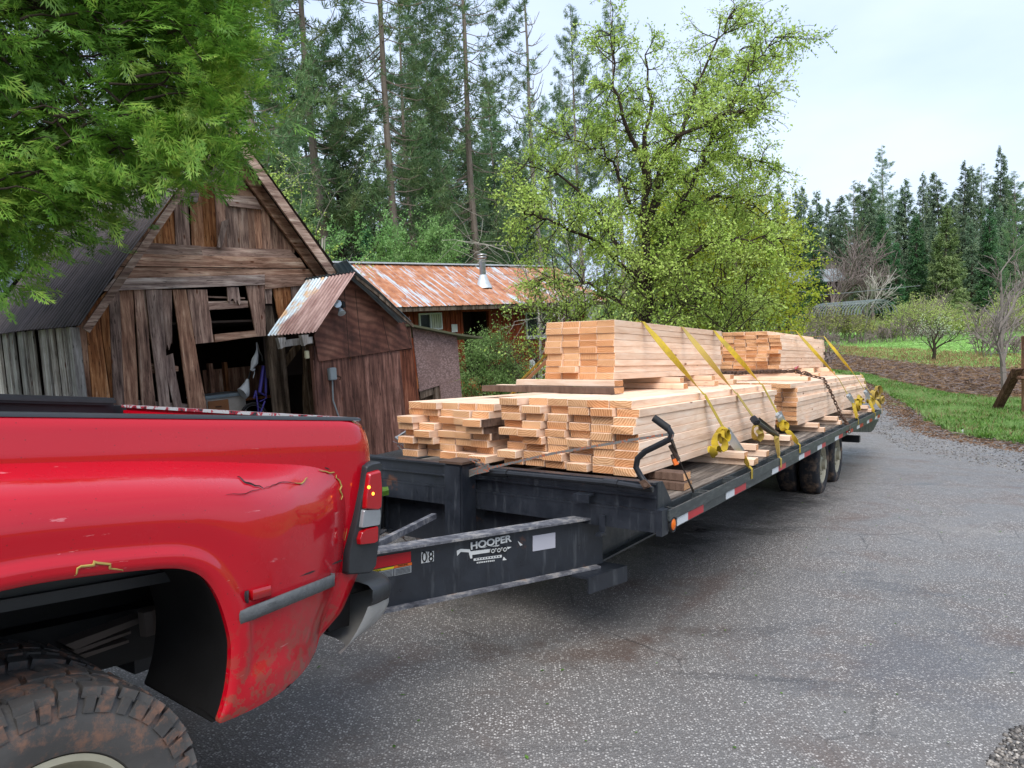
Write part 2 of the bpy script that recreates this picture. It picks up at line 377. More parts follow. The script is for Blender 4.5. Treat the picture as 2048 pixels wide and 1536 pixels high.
# right-hand edge of the driveway, traced on the ground
EDGE=[gpt(*p) for p in((2300,930),(2048,893),(1980,882),(1920,872),(1880,856),(1850,838),(1822,815),(1795,800),(1760,778),(1730,763),(1700,752))]
EDGE=[(p.x,p.y) for p in EDGE]
print('EDGE',[(round(a,1),round(b,1)) for a,b in EDGE])
def sheet_poly(name,poly,mat,dz,step,label=None,kind='structure',ragged=0,seed=0,hf=None):
    # grid cells inside polygon, laid dz above the ground
    xs=[p[0] for p in poly]; ys=[p[1] for p in poly]
    def inside(x,y):
        c=False; n=len(poly); j=n-1
        for i in range(n):
            xi,yi=poly[i]; xj,yj=poly[j]
            if (yi>y)!=(yj>y) and x<(xj-xi)*(y-yi)/(yj-yi)+xi: c=not c
            j=i
        return c
    idx={}; V=[]; F=[]
    nx=int((max(xs)-min(xs))/step)+1; ny=int((max(ys)-min(ys))/step)+1
    def vid(i,j):
        if (i,j) not in idx:
            x=min(xs)+i*step; y=min(ys)+j*step; idx[(i,j)]=len(V); V.append((x,y,gz(x,y)+dz+(hf(x,y) if hf else 0)))
        return idx[(i,j)]
    for i in range(nx):
        for j in range(ny):
            x=min(xs)+(i+.5)*step; y=min(ys)+(j+.5)*step
            dx=ragged*mnoise.noise((x*1.7,y*1.7,seed))+ragged*.5*mnoise.noise((x*6,y*6,seed)); dy=ragged*mnoise.noise((x*1.7,y*1.7,seed+9))
            if inside(x+dx,y+dy): F.append((vid(i,j),vid(i+1,j),vid(i+1,j+1),vid(i,j+1)))
    o=link(name,np_mesh(name,V,F,mat,True)); return tag(o,label,kind=kind)
far=[(EDGE[-1][0]-1.5,EDGE[-1][1]+3),(EDGE[-1][0]-8,EDGE[-1][1]+6),(4,26),(-3.5,11.5),(-6.2,8.6),(-9,7),(-12,2),(-12,-8),(14,-8)]
road_poly=EDGE+far
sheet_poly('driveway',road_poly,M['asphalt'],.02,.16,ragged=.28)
# ------------------------------------------------------------ vegetation builders
def rng(s): return np.random.default_rng(s)
def tris_from(C,D1,D2):   # kite shaped leaves: centre, along, across
    V=np.stack([C,C+D1*.5+D2*.5,C+D1,C+D1*.5-D2*.5],1).reshape(-1,3); F=np.arange(len(V)).reshape(-1,4); return V,F
def randunit(g,n):
    v=g.normal(size=(n,3)); return v/np.linalg.norm(v,axis=1)[:,None]
def conifer(seed,H,base,R,nb,tufts,needle,style,trunk_r,nt=9,wid=.03):
    g=rng(seed); tm=MB(); lean=g.normal(0,.012,2)
    tp=[(lean[0]*z+.12*math.sin(z*.3+seed),lean[1]*z+.1*math.cos(z*.25),z) for z in np.linspace(0,H,14)]
    tm.tube(tp,[trunk_r*(1-.93*i/13)*(1.25 if i==0 else 1) for i in range(14)],7)
    C=[];Dv=[]
    for i in range(nb):
        u=(i+g.random()*.8)/nb; z=H*(base+(1-base)*u*.985); t=(z/H-base)/(1-base)
        if style=='pine': prof=(.55+.45*math.sin(min(1,t*1.5+.15)*math.pi*.5+.2))*(1-t**2.2)+.06
        elif style=='cone': prof=(1-t)**.9+.03
        else: prof=(1-t)**.75*(.75+.25*min(1,t*6))+.03
        Lb=R*prof*g.uniform(.65,1.12); az=g.random()*6.283
        ti=z/H*13; k=min(12,int(ti)); fr=ti-k; o=np.array(tp[k])*(1-fr)+np.array(tp[k+1])*fr
        up={'pine':g.uniform(-.25,.35)+.3*t,'fir':-.12+.35*t,'cone':-.25+.3*t}[style]
        n=5; d=np.array([math.cos(az),math.sin(az),0]); side=np.array([-d[1],d[0],0]); pts=[]
        bend=g.normal(0,.12)
        for q in range(n+1):
            s=q/n; pts.append(o+d*Lb*s+side*bend*Lb*s*s+np.array([0,0,up*Lb*s+( .22 if style=='pine' else .1)*Lb*s*s-(.18*Lb*math.sin(s*3.1))]))
        tm.tube(pts,[max(.008,trunk_r*.17*(1-t*.6)*(1-.85*q/n)) for q in range(n+1)],4,False)
        P=np.array(pts); nn=max(3,int(tufts*(Lb/R)*(1.1 if style=='pine' else 1.25)))
        s=g.uniform(.18 if style!='pine' else .3,1.02,nn)**.85; s=np.clip(s,0,1)
        ii=np.minimum((s*n).astype(int),n-1); fr=(s*n-ii)[:,None]; cc=P[ii]*(1-fr)+P[ii+1]*fr
        spread=(.26 if style=='pine' else .3)*Lb*(1.05-s)[:,None]+.08
        off=g.normal(size=(nn,1))*spread
        cc=cc+side*off*.8+d*np.abs(off)*.35+g.normal(size=(nn,3))*np.array([.06,.06,.1])*(1 if style=='pine' else 1.3)
        C.append(cc); Dv.append(np.repeat(d[None],nn,0)+side*np.sign(off)*.5)
    C=np.concatenate(C); Dv=np.concatenate(Dv); n=len(C)
    if style=='pine':
        C2=np.repeat(C,nt,0); d=randunit(g,n*nt)*.9+np.repeat(Dv,nt,0)*.45+np.array([0,0,.3]); d/=np.linalg.norm(d,axis=1)[:,None]
        l=needle*g.uniform(.6,1.1,(n*nt,1)); w=np.cross(d,randunit(g,n*nt)); w/=np.linalg.norm(w,axis=1)[:,None]
        V,F=tris_from(C2,d*l,w*wid)
    else:
        C2=np.repeat(C,nt,0)+g.normal(size=(n*nt,3))*.1; d=np.repeat(Dv,nt,0)+g.normal(size=(n*nt,3))*.5+np.array([0,0,-.25]); d/=np.linalg.norm(d,axis=1)[:,None]
        l=needle*g.uniform(.5,1.2,(n*nt,1)); w=np.cross(d,np.array([0,0,1.])+g.normal(size=(n*nt,3))*.35); w/=np.linalg.norm(w,axis=1)[:,None]
        V,F=tris_from(C2,d*l,w*wid)
    return tm,V,F
class Proto:
    def __init__(s,name,tm,V,F,mt,mc,crown='crown',trunk='trunk'):
        s.tme=tm.mesh(trunk,mt,True); s.cme=np_mesh(crown,V,F,mc) if V is not None else None; s.name=name; s.crown=crown; s.trunk=trunk
    def place(s,x,y,rz=0,sc=1,label='',cat='tree',group=None,dz=-.1,sz=None,z=None,tilt=(0,0)):
        m=Matrix.Translation((x,y,(gz(x,y) if z is None else z)+dz))@Euler((tilt[0],tilt[1],rz)).to_matrix().to_4x4()@Matrix.Diagonal((sc,sc,sz or sc,1))
        e=empty(s.name,m,label,cat,group)
        link(s.trunk,s.tme,e)
        if s.cme: link(s.crown,s.cme,e)
        return e
def branching(seed,levels,L0,r0,d0,spread,nch,droop=0,start=(0,0,0),jit=.25,lmul=.72,rmul=.6,minr=.004,seg=6):
    # recursive limbs; returns MB of limbs and twig end points with directions
    g=rng(seed); mb=MB(); ends=[]
    def rec(p,d,Lb,r,lv):
        n=4; pts=[p.copy()]; q=p.copy(); dd=d.copy()
        for i in range(n):
            dd=dd+g.normal(size=3)*jit*.45+np.array([0,0,-droop*(levels-lv)*.12]); dd/=np.linalg.norm(dd); q=q+dd*Lb/n; pts.append(q.copy())
            if lv<=1: ends.append((q.copy(),dd.copy()))
        mb.tube(pts,[max(minr,r*(1-.42*i/n)) for i in range(n+1)],seg if lv>2 else (5 if lv==2 else 3),False)
        if lv==0: return
        k=nch if isinstance(nch,int) else nch[levels-lv]
        for c in range(k):
            f=.35+.65*(c+g.random())/k; ii=min(n-1,int(f*n)); o=pts[ii]+(pts[ii+1]-pts[ii])*(f*n-ii)
            if c==k-1: o=pts[-1]
            ax=np.cross(dd,randunit(g,1)[0]); ax/=np.linalg.norm(ax)
            a=spread*g.uniform(.5,1.2); nd=dd*math.cos(a)+ax*math.sin(a)
            rec(o,nd/np.linalg.norm(nd),Lb*lmul*g.uniform(.75,1.2),max(minr,r*rmul*g.uniform(.8,1.1)),lv-1)
    for s in (start if isinstance(start,list) else [(start,d0,L0,r0)]):
        rec(np.array(s[0],float),np.array(s[1],float)/np.linalg.norm(s[1]),s[2],s[3],levels)
    return mb,ends
def leaves_at(g,ends,per,size,wid,sp=.06,droop=0.,jit=.5):
    P=np.array([e[0] for e in ends]); Dd=np.array([e[1] for e in ends]); n=len(P)
    C=np.repeat(P,per,0)+g.normal(size=(n*per,3))*sp; d=np.repeat(Dd,per,0)*.4+randunit(g,n*per)*.9+np.array([0,0,-droop]); d/=np.linalg.norm(d,axis=1)[:,None]
    w=np.cross(d,randunit(g,n*per)); w/=np.linalg.norm(w,axis=1)[:,None]; l=size*g.uniform(.5,1.2,(n*per,1))
    return tris_from(C,d*l,w*l*wid)
# --- conifer prototypes
pines=[]
for sd,H,b,R,nb in((1,32,.2,4.2,135),(2,30,.12,4.3,165),(3,27,.06,4.0,150),(4,24,.25,3.0,100)):
    tm,V,F=conifer(sd,H,b,R,nb,36,.36,'pine',.25,12,.036); pines.append(Proto('pine_tree',tm,V,F,M['barkpine'],M['pine']))
firs=[]
for sd,H,b,R,nb in((11,24,.05,3.4,150),(12,20,.03,3.0,130),(13,27,.12,3.0,150)):
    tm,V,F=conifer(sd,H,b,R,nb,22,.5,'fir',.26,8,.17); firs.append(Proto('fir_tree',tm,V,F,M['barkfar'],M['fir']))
tm,V,F=conifer(21,18,.0,3.6,230,26,.4,'cone',.3,9,.12); bigfir=Proto('fir_tree',tm,V,F,M['barkfar'],M['firlight'])
tm,V,F=conifer(22,15,.0,2.6,170,20,.36,'cone',.25,8,.12); darkced=Proto('cedar_tree',tm,V,F,M['barkfar'],M['cedardark'])
random.seed(5)
def pxp(px,D): # world x,y for a pixel column at depth D (at the tree foot)
    p=at(px,600,D); return p.x,p.y
# --- pines behind the house: (px of trunk foot, depth, proto, scale, label)
TR=[(530,33,0,1.0,'tall pine with crooked dark limbs beside the old cedar, behind the barn'),
    (655,36,3,1.25,'slim pine with thin bare trunk behind the barn roof peak'),
    (797,38,0,1.06,'tallest pine with thick bare grey trunk behind the long house'),
    (962,41,1,1.03,'broad dense pine behind the stove pipe of the long house'),
    (835,52,3,1.1,'pine with bare lower trunk standing behind the tallest pine'),
    (885,60,1,.85,'farther pine in the gap between the two big pines')]
for px,D,k,sc,lb in TR:
    x,y=pxp(px,D); pines[k].place(x,y,random.random()*6,sc,lb)
rnd=random.Random(8)
PWX=[560,600,690,730,745,905,1000,1040,460,400,300,200,80,870,930,650,580,1030,510,780,700,985,-60,540,1065]
for i,(px,D,k,sc) in enumerate([(560,48,2,.95),(600,58,1,.95),(690,50,2,.78),(730,62,2,.8),(745,75,1,.85),(905,50,2,.6),(1000,56,1,.8),(1040,64,2,.75),(460,44,2,1.0),(400,52,1,1.1),(300,50,2,1.0),(200,55,1,1.0),(80,52,2,1.0),(870,72,1,.9),(930,80,2,.9),(650,74,2,.95),(580,80,1,.95),(1030,85,1,.9),(510,70,1,1.0),(780,88,2,.95),(700,90,1,.9),(985,92,2,.95),(-60,56,1,1.1),(540,40,3,.75),(1065,52,1,.62)]):
    x,y=pxp(px,D); sc*=(.66 if D>=66 else .74) if px>480 else 1; pines[k].place(x,y,rnd.random()*6,sc*rnd.uniform(.93,1.07),'pine in the wood behind house and barn, '+ordinal(1+sorted(PWX).index(px))+' from the left','tree','pines in the wood behind the house')
for i,(px,D,sc,pr,lb) in enumerate([(745,33,.5,'d','young bright green cedar rising above the house roof'),(690,40,.75,'f','dark young fir behind the barn roof'),(1000,44,.6,'f','dark young fir right of the stove pipe'),(910,48,.7,'d','dark green cedar between the pine trunks'),(870,46,.55,'d','low cedar behind the rusty roof'),(640,45,.8,'d','dense cedar left of the tallest pine'),(1045,50,.7,'f','fir low behind the flowering tree')]):
    x,y=pxp(px,D); (darkced if pr=='d' else firs[1]).place(x,y,rnd.random()*6,sc,lb)
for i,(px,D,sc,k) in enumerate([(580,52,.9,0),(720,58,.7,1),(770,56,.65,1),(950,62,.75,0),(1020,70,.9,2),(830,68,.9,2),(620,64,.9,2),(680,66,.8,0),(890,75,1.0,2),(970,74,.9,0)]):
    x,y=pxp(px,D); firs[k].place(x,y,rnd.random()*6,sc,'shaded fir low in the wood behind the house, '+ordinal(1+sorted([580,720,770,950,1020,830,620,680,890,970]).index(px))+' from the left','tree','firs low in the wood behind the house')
# tips rising over the leafy tree
for px,py,D,k,lb in((1166,5,62,3,'narrow pine tip left of the leafy tree top'),(1248,-30,58,2,'pine tip standing above the leafy tree'),(1118,185,78,2,'small pine tip beside the dead snag'),(1085,170,84,2,'distant pine tip behind the dead snag'),(1145,150,90,1,'distant pine behind the leafy tree shoulder')):
    x,y=pxp(px,D); q=at(px,py,D); h=q.z-gz(x,y); H=[32,30,27,24][k]; pines[k].place(x,y,rnd.random()*6,h/H*.8,lb,sz=h/H)
# --- right hillside wood
tops=[(1570,372),(1592,395),(1612,350),(1632,385),(1648,372),(1668,392),(1680,350),(1705,345),(1728,318),(1732,330),(1745,360),(1762,350),(1778,285),(1798,370),(1812,352),(1835,385),(1848,340),(1868,345),(1880,338),(1900,350),(1915,372),(1928,328),(1950,315),(1968,325),(1985,360),(2003,292),(2020,318),(2040,330),(2060,340),(1540,380),(1505,390),(1470,380),(1430,390),(2085,350),(2110,330),(2150,350),(1340,400),(1390,395),(1290,390)]
gl='firs and pines on the hillside beyond the field'
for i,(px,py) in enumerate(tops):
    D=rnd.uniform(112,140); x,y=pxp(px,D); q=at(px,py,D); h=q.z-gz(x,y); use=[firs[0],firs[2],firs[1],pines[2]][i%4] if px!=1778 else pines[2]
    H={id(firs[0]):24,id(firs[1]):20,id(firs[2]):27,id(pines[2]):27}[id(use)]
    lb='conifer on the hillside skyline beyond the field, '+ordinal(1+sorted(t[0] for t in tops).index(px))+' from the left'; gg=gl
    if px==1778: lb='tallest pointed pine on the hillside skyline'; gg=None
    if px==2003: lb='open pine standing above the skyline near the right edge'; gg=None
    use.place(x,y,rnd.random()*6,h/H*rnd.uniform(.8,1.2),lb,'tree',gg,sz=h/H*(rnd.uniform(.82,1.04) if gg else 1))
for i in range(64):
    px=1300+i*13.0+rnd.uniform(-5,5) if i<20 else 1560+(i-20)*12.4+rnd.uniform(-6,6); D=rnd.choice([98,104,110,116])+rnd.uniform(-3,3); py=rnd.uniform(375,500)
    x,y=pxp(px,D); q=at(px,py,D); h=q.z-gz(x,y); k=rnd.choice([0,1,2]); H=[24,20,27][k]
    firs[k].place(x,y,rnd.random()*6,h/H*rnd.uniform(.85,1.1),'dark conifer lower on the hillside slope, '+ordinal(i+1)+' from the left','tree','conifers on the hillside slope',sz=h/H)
def by_px(pr,H,px,ptop,D,lb,cat='tree',group=None,wmul=1,pbase=None):
    x,y=pxp(px,D); q=at(px,ptop,D); z=gz(x,y) if pbase is None else at(px,pbase,D).z; h=q.z-z
    return pr.place(x,y,rnd.random()*6,h/H*wmul,lb,cat,group,sz=h/H,z=z)
by_px(bigfir,18,1893,405,88,'big light green fir with broad base at the meadow edge',wmul=1.05)
by_px(darkced,15,1830,428,92,'dark green cedar left of the big light fir')
by_px(darkced,15,1762,425,94,'dark green cedar among the grey bare trees')
by_px(darkced,15,1795,480,90,'lower dark cedar between two taller dark cedars')
by_px(darkced,15,1985,412,96,'green fir right of the big light fir')
by_px(darkced,15,1625,455,90,'dark cedar at the left end of the meadow')
by_px(pines[2],27,2035,400,86,'pine with pale trunk at the right edge of the meadow')
by_px(darkced,15,1560,470,70,'dark cedar half hidden behind the leafy tree')
by_px(darkced,15,1520,520,60,'low dark cedar behind the leafy tree and pole')

# unseen conifers added behind the camera to darken reflections and low sky
rb_=random.Random(4)
for i in range(15):
    a=R_(112+i*10.5); r=rb_.uniform(30,42); x,y=r*math.sin(a),r*math.cos(a); pr=[firs[0],pines[1],firs[2],darkced][i%4]
    pr.place(x,y,rb_.random()*6,rb_.uniform(.5,.75),'conifer of the wood behind the photographer, '+ordinal(i+1)+' counting from the right','tree','conifers behind the photographer')
# --- big leafy tree behind the trailer
def leafy_tree():
    D=15.5
    b=at(1300,760,D); base=Vector((b.x,b.y,gz(b.x,b.y)))
    def L_(px,py,dd=0): q=at(px,py,D+dd)-base; return (q.x,q.y,q.z)
    g=rng(77); mb=MB(); ends=[]
    mains=[[(1300,770,0),(1296,640,0),(1300,520,0),(1290,400,0),(1293,300,0),(1305,200,.2),(1290,110,.3)],
      [(1300,560,0),(1330,470,-.3),(1370,400,-.6),(1400,330,-.8),(1430,260,-.8),(1470,195,-1),(1510,130,-1),(1550,75,-1)],
      [(1296,470,0),(1260,400,.3),(1225,330,.5),(1190,290,.8),(1120,270,1)],
      [(1300,420,0),(1350,300,.5),(1390,180,.6),(1430,90,.7),(1470,20,.6)],
      [(1300,500,0),(1360,420,.7),(1430,390,1.0),(1500,400,1.2),(1540,440,1.3)],
      [(1298,600,0),(1240,520,-.8),(1170,470,-1.2),(1100,440,-1.5),(1050,430,-1.6)],
      [(1298,380,0),(1255,260,-.5),(1230,170,-.6),(1220,70,-.6)],
      [(1310,560,0),(1390,500,-1),(1470,470,-1.4),(1560,480,-1.5)],
      [(1300,640,0),(1230,600,1),(1150,560,1.4),(1080,560,1.5)],
      [(1300,330,0),(1370,260,-1),(1450,230,-1.3),(1530,215,-1.4)],
      [(1300,620,.2),(1380,600,.8),(1440,590,1.),(1500,600,1.2)],
      [(1296,450,0),(1320,330,1.2),(1370,240,1.6),(1440,170,1.6),(1480,100,1.5)],
      [(1300,430,0),(1380,340,1.2),(1480,310,1.5),(1550,330,1.5)],
      [(1290,560,0),(1210,440,1.),(1120,350,1.3),(1050,330,1.3)]]
    starts=[]
    for i,mn in enumerate(mains):
        P=[np.array(L_(*p)) for p in mn]
        # smooth
        Q=[]
        for a in range(len(P)-1):
            for t in (0,.33,.66): Q.append(P[a]*(1-t)+P[a+1]*t+g.normal(size=3)*.045)
        Q.append(P[-1]); n=len(Q); r0=.14 if i==0 else .062
        mb.tube(Q,[max(.012,r0*(1-.9*k/(n-1))) for k in range(n)],7)
        for k in range(2 if i else 4,n):
            d=Q[min(k+1,n-1)]-Q[k-1]; d=d/(np.linalg.norm(d)+1e-6)
            for c in range(2 if i==0 else 3):
                nd=d*.5+randunit(g,1)[0]; starts.append((Q[k],nd,g.uniform(.3,.62),.014))
    m2,e2=branching(5,2,1,.014,None,.75,[4,3],.55,starts,.3,.72,.5,.004)
    mb.add(m2.v,m2.f)
    # drooping inner brush (dense tangle low in the crown)
    st2=[]
    for k in range(230):
        a=g.uniform(0,6.28); rr=2.3*math.sqrt(g.random()); z=g.uniform(.2,3.3); st2.append(((rr*math.cos(a)*1.0,rr*math.sin(a)*.7,z),(g.normal()*.5,g.normal()*.5,.5),g.uniform(.5,.9),.014))
    m3,e3=branching(6,2,1,.014,None,.8,[3,3],.3,st2,.35,.75,.5,.004)
    mb.add(m3.v,m3.f)
    V,F=leaves_at(g,e2+e2[::3]+e3,2,.072,.5,.04)
    e=empty('leafy_tree',Matrix.Translation(base),'large tree with fresh yellow green leaves and dark limbs behind the lumber','tree')
    mb.build('trunk',M['barkdark'],e,True); link('crown',np_mesh('crown',V,F,M['leaf']),e)
    print('leafy',len(F))
leafy_tree()
def bushy(name,px,pbase,ptop,D,width,seed,mat,lb,cat='tree',n=120,per=5,leaf=.085,group=None,tw='barkdark',rad=.02,lw=.5,up=.9,lv=2,z0=None):
    g=rng(seed); x,y=pxp(px,D); z=gz(x,y) if z0 is None else z0; top=at(px,ptop,D).z-z; st=[]
    for k in range(n):
        a=g.uniform(0,6.28); u=g.random(); rr=width*.5*math.sqrt(g.random())*math.sin(min(3.0,.5+u*2.4)); 
        st.append(((rr*math.cos(a),rr*math.sin(a),top*(.12+.78*u)),(math.cos(a)*.6,math.sin(a)*.6,up),top*.16*g.uniform(.6,1.3),rad*.6))
    mb,en=branching(seed,lv,1,rad,None,.7,[3,3],.15,st,.3,.75,.55,.003)
    for k in range(7):
        a=g.uniform(0,6.28); mb.tube([(0.05*math.cos(a),.05*math.sin(a),0),(width*.12*math.cos(a),width*.12*math.sin(a),top*.35),(width*.26*math.cos(a),width*.26*math.sin(a),top*.75)],[rad*2.2,rad*1.4,rad*.6],5)
    e=empty(name,Matrix.Translation((x,y,z)),lb,cat,group); mb.build('stems',M[tw],e,True)
    if mat:
        V,F=leaves_at(g,en,per,leaf,lw,.05); link('foliage',np_mesh('foliage',V,F,M[mat]),e)
    return e
bushy('leafy_tree',1455,760,390,21,2.8,31,'leafy','yellow green bushy tree behind the rear lumber stacks','tree',120,4,.10)
bushy('leafy_tree',1400,760,410,24,4.0,32,'leafy','yellow green sapling clump directly behind the pole','tree',120,5,.11)
bushy('leafy_tree',1565,760,450,26,1.4,35,'leafy','thin leafy sapling at the right side of the bushy tree','tree',26,4,.11)
bushy('shrub',968,790,676,15.5,1.05,33,'shrub','rounded green shrub beside the pink board shed','shrub',75,5,.05,rad=.012)
bushy('shrub',1045,790,640,17.5,1.3,34,'shrub','loose arching shrub in front of the house steps','shrub',14,3,.05,rad=.008)
bushy('young_tree',745,520,455,30,3.0,36,'shrub','light green young tree above the left end of the rusty roof','tree',50,4,.12)
bushy('shrub',838,520,478,31,3.2,37,'shrub','round grey green bush above the rusty house roof','shrub',110,7,.12)
bushy('young_tree',615,520,350,20,2.4,38,'leaf','spindly budding tree behind the barn right roof edge','tree',20,2,.06,tw='twigpale',rad=.016)
bushy('young_tree',520,520,400,30,4,39,'leaf','yellowish young tree behind the barn gable','tree',40,4,.12)
# bare and dead trees
def bare(name,px,ptop,D,seed,lb,L0,r0,nch=(5,4,3),spread=.6,mat='twig',lv=3,droop=0,leaf=None,pbase=None,trunkh=None,cat='tree',lsize=.06,group=None,minr=.004,jit=.22,lm=.7,rm=.5):
    x,y=pxp(px,D); z=gz(x,y); top=at(px,ptop,D).z-z
    L=L0*top
    mb,en=branching(seed,lv,L,r0,(0.03,0,1),spread,list(nch),droop,(0,0,0),jit,lm,rm,minr)
    mz=max(v[2] for v in mb.v); k=top/mz; mb.v=[(a*k,b*k,c*k) for a,b,c in mb.v]
    e=empty(name,Matrix.Translation((x,y,z-.05)),lb,cat,group); mb.build('trunk',M[mat],e,True)
    if leaf:
        V,F=leaves_at(rng(seed),[(p*k,d) for p,d in en],4,lsize,.6,.05); link('crown',np_mesh('crown',V,F,M[leaf]),e)
    return e
bare('blossom_tree',1866,612,40.5,51,'small spreading fruit tree with pale blossom on the field',.42,.12,(5,4,3),.75,'barkdark',3,.1,'blossom',lsize=.06,jit=.2,lm=.8)
bare('bare_tree',2008,480,24,52,'bare grey tree with upright limbs near the right fence post',.55,.11,(7,6,5),.6,'twig',3,0,jit=.16,lm=.55,minr=.008)
def snag():
    D=45; x,y=pxp(1084,D); z=gz(x,y); h=at(1070,-60,D).z-z; g=rng(5); m=MB(); m.tube([(.1*math.sin(k*.9)-.012*k,0,h*k/10) for k in range(11)],[.2-.015*k for k in range(11)],7)
    for k in range(26):
        zz=h*(.5+.48*k/26); a=g.uniform(0,6.28); L=g.uniform(.8,2.6)*(1.1-.3*k/26); dx,dy=math.cos(a),math.sin(a)*.6; P=[(0,0,zz)]+[(dx*L*t+g.normal()*.06,dy*L*t,zz+L*(t*t*.75-.12*math.sin(t*3))) for t in(.25,.5,.75,1)]
        m.tube(P,[.045,.035,.028,.02,.012],4)
        for c in range(3):
            t=1+c; p=P[t]; m.tube([p,(p[0]+dx*.3+g.normal()*.15,p[1],p[2]+g.uniform(.2,.6))],[.018,.01],3)
    e=empty('dead_snag',(x,y,z-.1),'tall dead snag with thin bare side branches','tree'); m.build('trunk',M['twig'],e,True)
snag()
bare('bare_tree',1072,395,20,54,'leafless pale branched tree in front of the house roof',.4,.045,(7,5,4),.85,'twigpale',3,.05,jit=.3,lm=.72)
for px,pt,D,sd in((1690,455,88,61),(1725,438,92,62),(1665,490,84,63),(1745,470,90,64)):
    bare('bare_tree',px,pt,D,sd,'grey leafless tree at the wood edge beyond the hoop frames, '+{1665:'first',1690:'second',1725:'third',1745:'last'}[px]+' from the left',.35,.18,(7,6,4),.7,'twigred',3,0,group='grey bare trees at the wood edge',minr=.02,rm=.42)
bare('bare_tree',1728,530,72,66,'pale bare tree standing beside the hoop house frame',.4,.1,(5,5,4),.6,'twigpale',3,0,minr=.02)
bare('bare_tree',1955,600,60,67,'bare scrubby tree behind the small blossom tree',.4,.1,(5,5,4),.8,'twigred',3,0,minr=.015)
bare('bare_tree',1860,560,75,68,'low bare tree in front of the big light fir',.4,.1,(5,5,4),.8,'twigred',3,0,minr=.02)
# brush band beyond the field: willow and bramble thicket
def thicket(name,x0,x1,D0,D1,n,h,seed,leaf,tw,label,lsize=.22,per=3,md=.9):
    g=rng(seed); st=[]
    for k in range(n):
        px=g.uniform(x0,x1); D=g.uniform(D0,D1); p=at(px,600,D); hh=h*g.uniform(.5,1.1)*(.75+.35*math.sin(px*.03+seed))
        zz=gz(p.x,p.y); st.append(((p.x,p.y,zz),(g.normal()*.35,g.normal()*.35,1),hh,.03))
    mb,en=branching(seed,2,1,.03,None,.5,[4,3],.25,st,.3,.6,.6,.02,5)
    e=mb.build(name,M[tw]); tag(e,label,kind='stuff')
    if leaf:
        g2=rng(seed+1); en=[en[i] for i in range(len(en)) if g2.random()<md]
        V,F=leaves_at(g2,en,per,lsize,.6,.12); o=link(name+'_leaves',np_mesh('leaves',V,F,M[leaf])); tag(o,label.replace('stems','leaves'),kind='stuff')
thicket('brush',1600,1790,70,78,110,2.3,71,'willow','twigred','stems of the grey green brush band beyond the field',.2,2,.6)
thicket('brush',1780,2120,68,80,260,2.3,72,'willow','twigred','stems of the yellow willow thicket beyond the field',.17,4,.7)
thicket('brush',1600,2120,63,66,150,1.3,73,None,'twigred','reddish bare bramble stems along the far field edge')
thicket('brush',1560,1670,32,50,60,1.6,74,None,'twigred','dark bare bramble stems behind the rear lumber stack')
thicket('brush',1950,2100,40,44,50,1.5,75,None,'twigred','bare brambles at the right side of the field')
thicket('brush',1150,1600,36,56,120,2.0,76,'shrub','twigred','stems of undergrowth behind the leafy tree',.2,3,.8)
